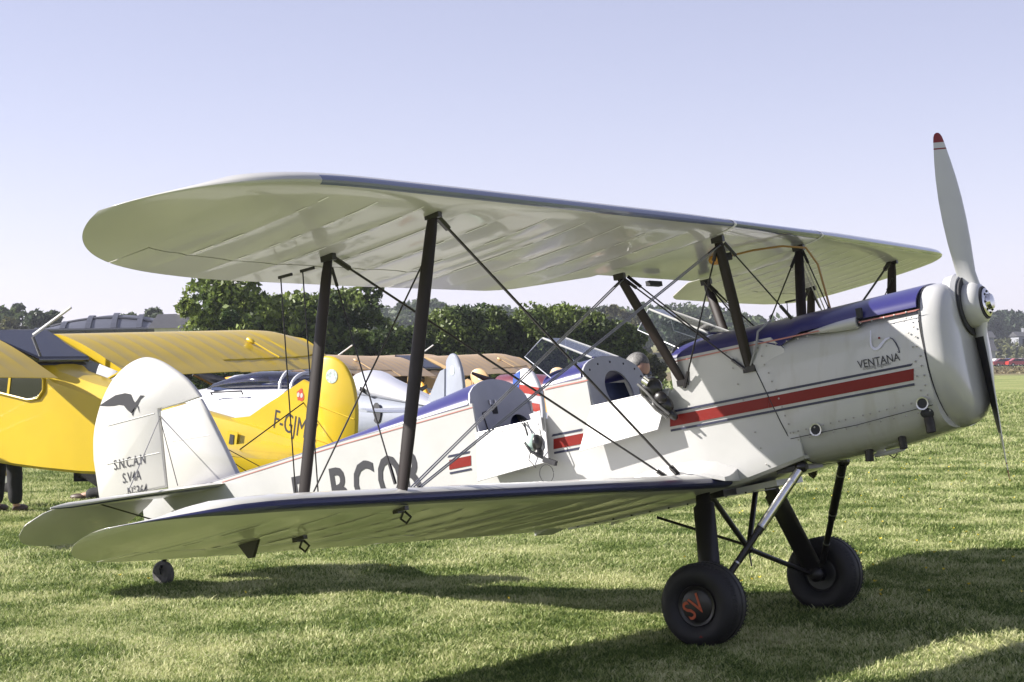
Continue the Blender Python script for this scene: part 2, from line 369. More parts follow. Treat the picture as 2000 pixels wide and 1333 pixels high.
# --- fuselage (U-shaped hull with real thickness)
XS = [.05, -.02, -.10, -.3, -.5, -.678, -.68, -.8, -.95, -1.1, -1.248, -1.25, -1.4, -1.568, -1.57, -1.7, -1.85, -2.0, -2.118, -2.12, -2.4, -2.8, -3.2, -3.7, -4.2, -4.7, -5.1, -5.36]
def half_w(X): return interp(-X, [-.9, -.05, .1, .6, 1.3, 2.1, 3.0, 4.0, 5.0, 5.36], [.362, .368, .377, .382, .382, .352, .275, .175, .07, .030])
def top_z(X): return -.645 if X > .06 else interp(-X, [-.055, .02, 1.5, 2.1, 3.34, 4.4, 5.36], [-.73, -.645, -.645, -.655, -.712, -.782, -.84])
def bot_z(X): return interp(-X, [-.9, -.1, .1, .4, 1.2, 2.1, 3.0, 4.0, 5.0, 5.36], [-1.30, -1.345, -1.385, -1.44, -1.50, -1.46, -1.36, -1.23, -1.11, -1.06])
def hull_ring(X, inner=False):
    w = half_w(X); zt = top_z(X); zb = bot_z(X); e = .004
    if -1.2485 <= X <= -.679: zt = -.825
    if -2.1185 <= X <= -1.569: zt = -.845
    pts = []
    N = 9
    side = [(-w, zt+(zb+.05-zt)*i/N) for i in range(N)]+[(-w, zb+.05), (-w*.985, zb+.018), (-w*.93, zb)]+[(0, zb-.006)]
    full = side+[(-a, z) for a, z in reversed(side[:-1])]
    t = .02
    inn = [(a*(1-t/max(w, .03)) if w > t*1.5 else a*.3, max(z, zb+t) if k not in () else z) for k, (a, z) in enumerate(full)]
    ring = full+list(reversed(inn))
    return [(X, a, z) for a, z in ring]
hull = MB(); hull.loft([hull_ring(X) for X in XS])
fus = part(hull, 'fuselage', WHITE, smooth=28)
# side surface helper
def sy(X, off=.003): return -(half_w(X)+off)

# --- engine cowling
def cowl_ring(X, w, zt, zb, n=40, e=4.5, shear=0., yr=0.):
    zc = (zt+zb)/2; hh = (zt-zb)/2; pts = []
    for j in range(n):
        a = 2*math.pi*j/n; ca, sa = math.cos(a), math.sin(a)
        ee = e if sa > 0 else e*.62
        y = w*math.copysign(abs(ca)**(2/ee), ca); z = zc+hh*math.copysign(abs(sa)**(2/ee), sa)
        pts.append((X+shear*((z-zc)/hh), y, z))
    return pts
ck = MB()
# rear edge leans: top further aft
rings = []
for t in np.linspace(0, 1, 9):
    X = interp(t, [0, 1], [-.075, .862]); sh = (1-t)*(-.115)+t*(-.01)
    rings.append(cowl_ring(X, interp(X, [-.1, .4, .862], [.381, .381, .374]), -.640, interp(X, [-.1, .45, .862], [-1.40, -1.375, -1.325]), shear=sh, e=5.5))
ck.loft(rings)
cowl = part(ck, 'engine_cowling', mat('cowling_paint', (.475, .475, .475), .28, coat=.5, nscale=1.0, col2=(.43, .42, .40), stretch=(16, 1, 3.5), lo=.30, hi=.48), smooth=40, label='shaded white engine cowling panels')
rs_ = MB(); q_ = [Vector(p)+Vector((-.001, math.copysign(.0015, p[1]), 0)) for p in rings[0]]; rs_.tube(q_+[q_[0]], .0028, 5); part(rs_, 'rear_seam', GREYD, cowl)
# nose bowl
nb_m = MB(); rr_ = []
for X, w, zt, zb in ((.868, .372, -.522, -1.328), (.90, .371, -.520, -1.325), (.94, .364, -.524, -1.315), (.975, .345, -.540, -1.295), (1.0, .31, -.575, -1.262), (1.012, .26, -.62, -1.21), (1.016, .19, -.68, -1.14)):
    rr_.append(cowl_ring(X, w, zt, zb, e=3.3))
nb_m.loft(rr_)
part(nb_m, 'nose_bowl', WHITE, cowl, smooth=50)
sg = MB(); sg.loft([cowl_ring(.860, .3735, -.523, -1.3265, e=3.5), cowl_ring(.870, .3735, -.523, -1.3265, e=3.5)])
part(sg, 'seam', GREYD, cowl)
# boss ring round the shaft
br_ = MB(); br_.lathe([(.10, -.10), (.185, -.08), (.19, -.03), (.175, -.006), (.10, 0)], (1.02, 0, -.671), (1, 0, 0), 36)
part(br_, 'shaft_fairing', WHITE, cowl)
bk = MB(); bk.lathe([(.05, 0), (.165, .002), (.165, .014), (.05, .016)], (1.018, 0, -.671), (1, 0, 0), 36)
part(bk, 'shaft_seal', GREYD, cowl)
# lower seam, fasteners, vents, exhausts
for s in (-1, 1): ls = MB(); ls.tube([(-.0, s*.383, -1.232), (.4, s*.3835, -1.222), (.855, s*.376, -1.188)], .0022, 6); part(ls, 'panel_seam', GREYD, cowl)
fs = MB()
for x0, z0, x1, z1, k in ((-.10, -.69, .02, -1.20, 11), (.01, -1.20, .84, -1.155, 18), (.83, -.70, .835, -1.13, 9), (.80, -.70, .80, -1.10, 6), (-.05, -.69, .80, -.668, 14), (.05, -1.245, .84, -1.215, 12), (-.3, -.68, -.17, -1.35, 8)):
    for i in range(k):
        t = i/(k-1); x = x0+(x1-x0)*t+random.uniform(-.006, .006); z = z0+(z1-z0)*t
        y = -.3835 if x < .5 else -.3835+(x-.5)*.012
        for s in (1, -1): fs.lathe([(.0045, -.002), (.0055, .001), (.0025, .0022)], (x, s*y, z), (0, -s, 0), 7)
part(fs, 'fastener', mat('fastener_steel', (.30, .29, .28), .45, .6), cowl, kind='stuff')
for (x, z) in ((.80, -1.170), (.16, -1.206)):
    v = MB(); v.lathe([(.027, -.004), (.036, .002), (.036, .007), (.028, .006), (.026, -.003)], (x, -.379, z), (0, -1, 0), 24)
    vo = part(v, 'cooling_vent', STEEL, cowl)
    v = MB(); v.lathe([(.001, 0), (.027, .0005), (.027, .003), (.001, .0032)], (x, -.3792, z), (0, -1, 0), 24); part(v, 'vent_hole', GREYD, vo)
for (x, y, z, r_, dx) in ((.80, -.325, -1.255, .026, .012), (.60, -.25, -1.315, .022, .01), (.38, -.2, -1.35, .024, -.02)):
    e_ = MB(); e_.lathe([(r_*.75, .002), (r_, .0), (r_*1.05, .03), (r_, .088), (r_*.8, .087), (r_*.75, .02)], (x, y, z+.01), (dx*4, -.12, -1), 18)
    eo = part(e_, 'exhaust_pipe', mat('burnt_steel', (.05, .045, .04), .5, .6, noise=.4, nscale=30), cowl)
    f_ = MB(); f_.ball((x, y, z+.035), (r_*1.6, r_*1.5, r_*1.4), 12); part(f_, 'exhaust_collar', GREYD, eo)
pt = MB(); pt.tube([(.38, -.14, -1.40), (.50, -.14, -1.395), (.56, -.14, -1.39)], [.012, .015, .010], 10); pt.box((.42, -.14, -1.385), (.05, .015, .04))
part(pt, 'drain_scoop', WHITE, cowl)
sc2 = MB(); rings = []
for t in np.linspace(0, 1, 7):
    X = .215+.30*t; r_ = .008+.036*math.sin(t*math.pi/2); rings.append([(X, -.366-r_*math.cos(a)*.9, -.662+r_*math.sin(a)*.75-.004) for a in np.linspace(-math.pi/2, math.pi/2, 9)]+[(X, -.35, -.662+r_*.7), (X, -.35, -.662-r_*.8)])
sc2.loft(rings); part(sc2, 'air_scoop', WHITE, cowl)
lv = MB(); lv.loft([[(.517, -.362-.036*math.cos(a)*.8, -.666+.036*math.sin(a)*.7) for a in np.linspace(0, 2*math.pi, 12, endpoint=False)], [(.525, -.362-.03*math.cos(a)*.8, -.666+.03*math.sin(a)*.7) for a in np.linspace(0, 2*math.pi, 12, endpoint=False)]]); lv.box((.535, -.372, -.618), (.03, .03, .055)); part(lv, 'scoop_grille', GREYD, cowl)

# --- blue top decking
LEAN = .20
def deck(xa, xb, zc_f, n=8, name='top_deck', e=2.0, mt=BLUE, lean=0.):
    m_ = MB(); rings = []
    for X in np.linspace(xa, xb, n):
        w = half_w(X)+.002; zt = top_z(X)-.004; h = zc_f(X)-zt
        o_ = [(X, w*math.copysign(abs(math.cos(a))**(2/e), math.cos(a)), zt+h*abs(math.sin(a))**(2/e)) for a in np.linspace(0, math.pi, 21)]
        t_ = lean*((X-xa)/(xb-xa))**2
        o_ = [(a-t_*(c+.84), b_, c) for a, b_, c in o_]
        i_ = [(a, y*.955, zt+(z-zt)*.93) for a, y, z in o_]
        rings.append(o_+i_[::-1])
    m_.loft(rings); return part(m_, name, mt, smooth=30)
deck(-.66, .858, lambda X: interp(X, [-.66, -.5, -.27, .3, .86], [-.55, -.523, -.530, -.522, -.508]), 12)
deck(-1.572, -1.245, lambda X: interp(X, [-1.57, -1.4, -1.25], [-.56, -.518, -.510]), 6, lean=LEAN)
d3 = lambda X: interp(-X, [2.1, 2.25, 2.6, 3.0, 3.5, 4.4, 5.1], [-.50, -.505, -.560, -.628, -.700, -.772, -.81])
deck(-4.9, -2.9, d3, 8, e=1.7)
deck(-2.9, -2.115, d3, 8, e=1.7, lean=LEAN)
# coaming roll of the front windscreen base
cm = MB(); cm.tube([(-.66, .36*math.cos(a), -.645+.11*math.sin(a)) for a in np.linspace(0.02, math.pi-.02, 16)], .013, 8); part(cm, 'cockpit_coaming', LEATHER)
cm = MB(); cm.tube([(-1.572, .35*math.cos(a), -.645+.10*math.sin(a)) for a in np.linspace(0.02, math.pi-.02, 16)], .010, 8); part(cm, 'cockpit_coaming', BLUE)
# bulkheads behind the seats (grey domed panels, with openings)
def bulkhead(X, ztop, zlow, w, hole, name, zt):
    """domed panel with a real hole: ring of outer boundary points matched to hole boundary points"""
    n_ = 48; cy, cz, ry, rz = hole; outer = []; inner = []
    for j in range(n_):
        a = 2*math.pi*j/n_; d = Vector((math.cos(a), math.sin(a)))
        lo_, hi_ = 0, 2
        for _ in range(26):
            t = (lo_+hi_)/2; y = cy+d.x*t; z = cz+d.y*t
            inside = abs(y) < w and z > zlow and (z < zt or (abs(y)/w)**2+((z-zt)/(ztop-zt))**2 < 1)
            lo_, hi_ = (t, hi_) if inside else (lo_, t)
        outer.append((cy+d.x*lo_, cz+d.y*lo_)); inner.append((cy+d.x*ry, cz+d.y*rz))
    m_ = MB(); q = .012
    m_.loft([[(X, y, z) for y, z in outer], [(X+q, y, z) for y, z in outer], [(X+q+.001, y, z) for y, z in inner], [(X, y, z) for y, z in inner], [(X, y, z) for y, z in outer]], cap0=False, cap1=False)
    m_.v = [(a-LEAN*max(0, c+.84), b_, c) for a, b_, c in m_.v]
    return part(m_, name, GREYP, smooth=30)
b1 = bulkhead(-1.243, -.508, -1.05, .372, (.0, -.74, .165, .135), 'seat_bulkhead', -.64)
for k in range(7):
    a = math.pi*(.02+.96*k/6); q = MB(); q.lathe([(.007, 0), (.007, .003), (.003, .004)], (-1.229-LEAN*(.185+.105*math.sin(a)), .33*math.cos(a), -.655+.105*math.sin(a)), (1, 0, 0), 8); part(q, 'rivet', GREYD, b1)
b2 = bulkhead(-2.112, -.497, -1.1, .345, (.15, -.85, .13, .11), 'seat_bulkhead', -.655)
q = MB(); q.box((-2.122, -.10, -.70), (.008, .055, .060)); part(q, 'lock', GREYD, b2)
for yy in (-.13, -.07): q = MB(); q.box((-2.131, yy, -.652), (.008, .014, .03)); part(q, 'latch', STEEL, b2)
q = MB(); q.tube([(-2.096, -.25, -.98), (-2.096, -.25, -.84), (-2.119, -.25, -.72), (-2.122, -.17, -.705)], .004, 6); part(q, 'panel_edge', GREYD, b2)
# seats and belts
for X, nme in ((-1.12, 'a'), (-1.98, 'b')):
    s_ = MB(); s_.box((X-.20, 0, -.90), (.05, .52, .46), Matrix.Rotation(R(-15), 3, 'Y')); s_.box((X+.12, 0, -1.12), (.36, .50, .07)); s_.box((X-.04, 0, -.98), (.07, .46, .28))
    so_ = part(s_, 'seat', SEATB)
    s_ = MB(); s_.tube([(X, -.26, -.92), (X+.02, -.17, -.86), (X+.03, -.05, -.85), (X+.04, .1, -.86), (X+.05, .26, -.90)], [.03, .045, .04, .045, .03], 10, flat=((0, 0, 1), .6)); part(s_, 'seat_cushion', SEATB, so_)
fl_ = MB(); fl_.box((-1.35, 0, -1.30), (1.5, .68, .015)); part(fl_, 'cockpit_floor', GREYD)
# headphones left on the rear seat, pale
hp = MB(); hp.ball((-1.80, .08, -.80), (.05, .03, .045), 10); part(hp, 'headphone', mat('pale_leather', (.5, .40, .32), .6))
# drop-down cockpit doors
def door(pts, name='cockpit_door', hinge=None):
    m_ = MB(); m_.slab(pts, (0, -1, .25), .010, bevel=.004); o_ = part(m_, name, WHITE, smooth=30)
    h = MB(); p0, p1 = Vector(pts[0]), Vector(pts[1])
    h.tube([p0+Vector((0, -.004, .004)), p1+Vector((0, -.004, .004))], .005, 8); part(h, 'hinge', WHITE, o_)
    for k in range(9):
        p = p0.lerp(p1, (k+.5)/9)+Vector((0, -.012, -.018)); s_ = MB(); s_.lathe([(.003, 0), (.003, .004)], p, (0, -1, 0), 6); part(s_, 'hinge_screw', STEEL, o_)
    return o_
door([(-1.245, -.388, -.832), (-.70, -.388, -.822), (-.775, -.470, -1.045), (-1.325, -.480, -1.085)])
door([(-2.118, -.360, -.852), (-1.58, -.388, -.842), (-1.55, -.470, -1.11), (-2.10, -.452, -1.15)])
# white sill strips framing the side cuts
# --- windscreens
def windscreen(xb, xt, zt_, zb_, wid_b, wid_t, side_b, rear):
    m_ = MB(); th = .004
    c = [(xb, -wid_b, zb_), (xb, wid_b, zb_), (xt, wid_t, zt_), (xt, -wid_t, zt_)]
    m_.slab(c, (1, 0, .4), th); o_ = part(m_, 'windscreen', GLASS, smooth=0)
    for s in (-1, 1):
        m2 = MB(); m2.slab([(xb, s*(wid_b+.002), zb_), (side_b[0], s*side_b[1], side_b[2]), (rear[0], s*rear[1], rear[2]), (xt-.005, s*(wid_t+.002), zt_)], (.2, s, .3), th)
        part(m2, 'side_pane', GLASS, o_, smooth=0)
        fr = MB(); fr.tube([(xb, s*wid_b, zb_), (xt, s*wid_t, zt_)], .007, 6); part(fr, 'frame', WHITE, o_)
        fr = MB(); fr.tube([(xt-.005, s*(wid_t+.002), zt_), (rear[0], s*rear[1], rear[2]), (side_b[0], s*side_b[1], side_b[2])], .0032, 5); part(fr, 'pane_edge', mat('perspex_edge', (.5, .52, .58), .25, coat=.5), o_)
    fr = MB(); fr.tube([(xb+.006, -wid_b, zb_-.002), (xb+.006, wid_b, zb_-.002)], .008, 6); part(fr, 'frame', BLUE, o_)
windscreen(-.50, -.885, -.300, -.522, .17, .125, (-.62, .31, -.60), (-.93, .23, -.42))
windscreen(-1.31, -1.655, -.328, -.518, .17, .14, (-1.52, .33, -.61), (-1.74, .25, -.43))

# --- stripes, lettering and marks on the starboard side
def strip(xa, xb, z0, z1, mt, name, off=.003, n=10, slant=.03, parent=fus, yf=None):
    m_ = MB(); Xs = np.linspace(xa, xb, n)
    yf = yf or (lambda X: sy(X, off))
    top = [(X+slant*(z1-z0)/.1*0+slant if i in (0, n-1) else X, yf(X), z1) for i, X in enumerate(Xs)]; bot = [(X-(slant if i in (0, n-1) else 0)*0, yf(X), z0) for i, X in enumerate(Xs)]
    for k in range(n-1): m_.add([bot[k], bot[k+1], top[k+1], top[k]], [(0, 1, 2, 3)])
    return part(m_, name, mt, parent, smooth=0)
cy_ = lambda X: -.3835 if X < .45 else -.3835+(X-.45)*.0175
for xa, xb, fn in ((-.74, -.10, None), (-.10, .775, cy_), (-1.565, -1.345, None), (-2.385, -2.205, None)):
    pa = fus if fn is None else cowl; yf = fn or (lambda X: sy(X, .0075 if X > -.75 else .003))
    strip(xa, xb, -1.038, -.976, RED, 'red_stripe', parent=pa, yf=yf, slant=.012)
    strip(xa, xb, -.960, -.947, NAVY, 'navy_stripe', parent=pa, yf=yf, slant=.012)
    strip(xa, xb, -1.067, -1.054, NAVY, 'navy_stripe', parent=pa, yf=yf, slant=.0)
strip(-.66, .855, -.672, -.664, PINK, 'red_pinstripe', yf=lambda X: cy_(X)-.001 if X > -.1 else sy(X, .009))
strip(-1.565, -1.25, -.672, -.664, PINK, 'red_pinstripe')
def strip_follow(xa, xb, dz0, dz1, mt, n=16):
    m_ = MB(); Xs = np.linspace(xa, xb, n)
    for a, b_ in zip(Xs[:-1], Xs[1:]): m_.add([(a, sy(a), top_z(a)+dz0), (b_, sy(b_), top_z(b_)+dz0), (b_, sy(b_), top_z(b_)+dz1), (a, sy(a), top_z(a)+dz1)], [(0, 1, 2, 3)])
    part(m_, 'red_pinstripe', mt, fus, smooth=0)
strip_follow(-4.9, -2.12, -.028, -.022, PINK)
def side_text(s, size, x, z, off, mt, name, parent, xs=1., shear=0., bold=0., dz=0., yfun=None):
    t = text_mb(s, size, (x, 0, z), (1, 0, dz), (0, 0, 1), shear, xs, bold)
    yfun = yfun or (lambda X: sy(X, off)); t.v = [(a, yfun(a), c) for a, _, c in t.v]
    return part(t, name, mt, parent, smooth=0)
for ch, x in (('F', -3.80), ('-', -3.60), ('B', -3.44), ('C', -3.225), ('O', -3.0), ('R', -2.79)):
    side_text(ch, .40, x, -1.160+.012*(x+3.8), .003, LETTER, 'registration_letter', fus, xs=.74 if ch != 'O' else .66, bold=.022)
side_text('VENTANA', .062, .475, -.918, 0, LETTER, 'lettering', cowl, xs=.86, bold=.006, dz=0, yfun=lambda X: cy_(X)-.001)
side_text('creating together', .030, .50, -.932, 0, mat('grey_letter', (.14, .14, .15), .5), 'lettering', cowl, xs=.80, yfun=lambda X: cy_(X)-.001)
side_text('ANNIVERSAIRE', .022, .66, -.735, 0, mat('faint_letter', (.5, .5, .52), .5), 'lettering', cowl, xs=.9, yfun=lambda X: cy_(X)-.001) if False else None
# swoosh emblem above the name
def ribbon(pts, ws, mt, name='emblem', y=-.3845):
    m_ = MB(); P = [Vector((p[0], 0, p[1])) for p in pts]; L_ = []
    for i, p in enumerate(P):
        t = (P[min(i+1, len(P)-1)]-P[max(i-1, 0)]).normalized(); q = Vector((-t.z, 0, t.x))*ws[i]/2; L_.append((p+q, p-q))
    for (a, b_), (c_, d) in zip(L_[:-1], L_[1:]): m_.add([Vector((v.x, cy_(v.x)-.0015, v.z)) for v in (a, b_, d, c_)], [(0, 1, 2, 3)])
    part(m_, name, mt, cowl, smooth=0)
EMB = mat('pale_lilac_emblem', (.62, .62, .78), .3)
def spline(pts, n=24):
    t = np.linspace(0, len(pts)-1, n); return [(float(np.interp(a, range(len(pts)), [p[0] for p in pts])), float(np.interp(a, range(len(pts)), [p[1] for p in pts]))) for a in t]
ribbon(spline([(.585, -.725), (.578, -.76), (.572, -.79), (.573, -.815), (.59, -.832), (.612, -.828), (.635, -.808), (.66, -.79), (.685, -.785)]), list(np.interp(np.linspace(0, 1, 24), [0, .5, .7, 1], [.006, .014, .016, .008])), EMB)
ribbon(spline([(.685, -.785), (.70, -.795), (.714, -.822), (.722, -.85), (.725, -.877), (.712, -.868)]), list(np.interp(np.linspace(0, 1, 24), [0, .4, .8, 1], [.004, .008, .006, .002])), NAVY)
ed = MB(); ed.lathe([(.0065, -.001), (.0065, .0015)], (.625, cy_(.625)-.001, -.775), (0, -1, 0), 10); part(ed, 'emblem_dot', RED, cowl)

# --- wings
FU = [(1, .002), (.93, .014), (.86, .024), (.78, .036), (.70, .049), (.60, .062), (.50, .072), (.40, .079), (.30, .081), (.20, .077), (.13, .068), (.07, .052), (.035, .037), (.015, .023), (.005, .012), (0, 0)]
FL = [(.005, -.008), (.015, -.013), (.035, -.018), (.07, -.023), (.13, -.026), (.20, -.0275), (.30, -.0275), (.40, -.026), (.50, -.0245), (.60, -.021), (.70, -.017), (.78, -.0135), (.86, -.010), (.93, -.006), (1, -.002)]
def zu(f): return interp(f, [a for a, _ in reversed(FU)], [b_ for _, b_ in reversed(FU)])
def zl(f): return interp(f, [0]+[a for a, _ in FL], [0]+[b_ for _, b_ in FL])
def wing_section(y, le, te, zle, inc, f0, f1, sag, side, tk=1.):
    c = le-te; fs_u = [f for f, _ in FU if f0 <= f <= f1]; fs_l = [f for f, _ in FL if f0 <= f <= f1]
    if fs_u[0] != f1: fs_u = [f1]+fs_u
    if fs_u[-1] != f0: fs_u.append(f0)
    if fs_l[0] != f0 and f0 > 0: fs_l = [f0]+fs_l
    if fs_l[-1] != f1: fs_l.append(f1)
    pts = []
    for f, surf in [(f, 1) for f in fs_u]+[(f, -1) for f in fs_l]:
        X = le-c*f; z = (zu(f) if surf > 0 else zl(f))*c*tk
        s_ = sag*math.sin(math.pi*min(max((f-.08)/.9, 0), 1)) if f > .08 else 0
        pts.append((X, side*y, zle+inc*(X-le)+z-surf*s_))
    return pts, [(f, 1) for f in fs_u]+[(f, -1) for f in fs_l]
def make_wing(name, side, tab, zfun, inc, y0, y1, ail=None, rib=.305, label=None, sagd=.009, lemat=True, tk=1., nav_up=False):
    ys_t, le_t, te_t = tab
    ribs = list(np.arange(y0, y1-.12, rib)); ys = []
    for r_ in ribs: ys += [(r_, 0), (r_+.015, .35), (r_+.06, .85), (r_+rib*.5, 1), (r_+rib-.06, .85), (r_+rib-.015, .35)]
    ys = [(y, s) for y, s in ys if y < min(y1-.15, 3.8)]
    ys += [(y, 0) for y in np.unique(np.concatenate([y1-.55*(1-np.sin(np.linspace(.02, math.pi/2, 26)))]))]
    if ail: ys += [(ail[0]-.001, .5), (ail[1]+.001, 0)]; 
    ys = sorted(set(ys)); f_h = .77; ys = [q for i, q in enumerate(ys) if i == 0 or q[0]-ys[i-1][0] > 1e-4 or q[0] == y1]
    segs = [(y0, y1, 0, 1)] if not ail else [(y0, ail[0], 0, 1), (ail[0], ail[1], 0, f_h), (ail[1], y1, 0, 1)]
    m_ = MB()
    def sect(y, s, f0, f1):
        le = interp(y, ys_t, le_t); te = interp(y, ys_t, te_t); q = min(1, (y1-y)/.35+.25) if y > y1-.3 else 1
        return wing_section(y, le, te, zfun(y), inc, f0, f1, s*sagd, side, tk*max(q, .3))
    for a, b_, f0, f1 in segs:
        yy = [(a, .2)]+[(y, s) for y, s in ys if a+.004 < y < b_-.004]+[(b_, .2 if b_ < y1 else 0)]
        rs = []; info = None
        for y, s in yy: r_, info = sect(y, s, f0, f1); rs.append(r_)
        def mif(i, j, info=info, yy=yy):
            f, sf = info[j]; f2 = info[(j+1) % len(info)][0]
            lim = .021 if nav_up else .036
            return 1 if (lemat and f < lim and f2 < lim and (sf < 0 or f2 < .006 or nav_up) and not (nav_up and yy[i][0] > 3.78)) else 0
        m_.loft(rs, mif=mif)
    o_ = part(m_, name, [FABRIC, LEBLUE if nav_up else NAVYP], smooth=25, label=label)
    if ail:
        a, b_ = ail[0]+.008, ail[1]-.008; m2 = MB(); yy = [(a, .2)]+[(y, s) for y, s in ys if a+.004 < y < b_-.004]+[(b_, 0)]
        m2.loft([sect(y, s, f_h+.008, 1)[0] for y, s in yy]); part(m2, 'aileron', FABRIC, o_, smooth=25)
    # rib tapes (stitching) under the wing
    tp = MB()
    for r_ in ribs:
        if r_ < y0+.1 or r_ > 3.95: continue
        le = interp(r_, ys_t, le_t); te = interp(r_, ys_t, te_t); c = le-te
        for surf in (-1,):
            pr_ = None
            for f in np.linspace(.09, .74, 14):
                z = (zu(f) if surf > 0 else zl(f))*c*tk; p = (le-c*f, side*r_, zfun(r_)+inc*(-c*f)+z+surf*.0014)
                if pr_ is not None and random.random() < .62:
                    tp.add([(pr_[0], pr_[1]-.007, pr_[2]), (p[0], p[1]-.007, p[2]), (p[0], p[1]+.007, p[2]), (pr_[0], pr_[1]+.007, pr_[2])], [(0, 1, 2, 3)])
                pr_ = p
    part(tp, 'rib_tape', mat('tape', (.86, .86, .84), .35), o_, kind='stuff', smooth=0)
    return o_
UT = ([.6, 1.0, 1.17, 1.53, 2.16, 3.1, 3.6, 3.79, 3.9, 4.06, 4.15, 4.22, 4.265, 4.285, 4.295],
      [0, -.045, -.064, -.104, -.174, -.279, -.335, -.358, -.385, -.460, -.540, -.640, -.760, -.90, -1.06],
      [-.96, -1.30, -1.36, -1.41, -1.50, -1.61, -1.625, -1.605, -1.575, -1.49, -1.42, -1.35, -1.28, -1.22, -1.13])
uz = lambda y: .031*max(0, y-.6)
UT = ([y for y in UT[0] if y < 3.3], UT[1][:6], UT[2][:6])
for y in 3.3+1.035*np.sin(np.linspace(0, math.pi/2, 40)):
    t = (y-3.3)/1.035; a = -.303-.112*(y-3.3); UT[0].append(float(y)); UT[1].append(a-(a+1.18)*(1-max(0, 1-t**3.8)**.4545)); UT[2].append(-1.622+.442*(1-max(0, 1-t**2.7)**.5))
for s in (-1, 1):
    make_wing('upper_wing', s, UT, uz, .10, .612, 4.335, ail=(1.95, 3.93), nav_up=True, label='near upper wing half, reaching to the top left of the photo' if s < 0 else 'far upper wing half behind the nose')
# centre section with fuel tank
cs = MB(); rings = []
for y in np.linspace(-.604, .604, 15):
    r_, _ = wing_section(abs(y), .0, -.93, 0, .10, 0, 1, 0, 1); rings.append([(a, y, c_) for a, _, c_ in r_])
nU = len(FU)
cs.loft(rings, mif=lambda i, j: 1 if j in (nU-4, nU-3, nU-2, nU-1, nU, nU+1) else 0)
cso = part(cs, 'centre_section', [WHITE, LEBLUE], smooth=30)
for s in (-1, 1):     # white gap bands on the leading edge
    m_ = MB(); r0, inf = wing_section(.6, .003, -.95, 0, .10, 0, 1, 0, 1, 1.03)
    sel = [p for p, (f, sf) in zip(r0, inf) if f < .14]; 
    for k in range(len(sel)-1): m_.add([(sel[k][0], s*.590, sel[k][2]), (sel[k+1][0], s*.590, sel[k+1][2]), (sel[k+1][0], s*.622, sel[k+1][2]), (sel[k][0], s*.622, sel[k][2])], [(0, 1, 2, 3)])
    part(m_, 'gap_band', mat('white_tape', (.85, .85, .84), .4), cso)
fc = MB(); fc.ball((-.42, -.05, -.09), (.055, .04, .035), 10); fco = part(fc, 'fuel_drain', mat('amber_glass', (.55, .26, .02), .2, coat=.5), cso)
fc = MB(); fc.tube([(-.36, -.05, -.09), (-.22, .05, -.075), (-.1, .2, -.07), (-.02, .36, -.09), (.02, .40, -.2), (.05, .40, -.5)], .007, 7); part(fc, 'fuel_line', mat('amber_hose', (.35, .2, .05), .4), fco)
fc = MB(); fc.tube([(-.36, -.05, -.09), (-.33, -.03, -.088)], .024, 10); part(fc, 'fuel_tap', GREYD, fco)
LT = ([.40, .44, 1, 2, 3, 3.5, 3.75, 3.9, 4.02, 4.12, 4.2, 4.25, 4.28, 4.29],
      [-.405, -.41, -.472, -.584, -.696, -.752, -.785, -.825, -.89, -.97, -1.08, -1.20, -1.34, -1.44],
      [-1.66, -1.67, -1.74, -1.83, -1.93, -1.965, -1.965, -1.945, -1.90, -1.84, -1.76, -1.69, -1.60, -1.53])
lz = lambda y: -1.412+.05*(y-.44)
for s in (-1, 1):
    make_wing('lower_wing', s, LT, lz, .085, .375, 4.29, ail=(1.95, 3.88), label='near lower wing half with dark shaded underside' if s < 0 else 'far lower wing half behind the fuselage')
# root fairings
for s in (-1, 1):
    rf = MB(); rings = []
    for t in np.linspace(0, 1, 12):
        X = -.36-1.32*t; h = .095*math.sin(math.pi*min(1, t*1.0+.08))**.7+.01; z0 = lz(.44)+.085*(X+.41)
        zz = z0+zu(min(max(t, 0.01), 1))*1.25
        rings.append([(X, s*.36, zz+h), (X, s*.40, zz+h*.75), (X, s*.44, zz+h*.42), (X, s*.50, zz+h*.14), (X, s*.56, zz+.003), (X, s*.56, zz-.02), (X, s*.36, zz-.03)])
    rf.loft(rings); part(rf, 'wing_root_fairing', WHITE, smooth=60)
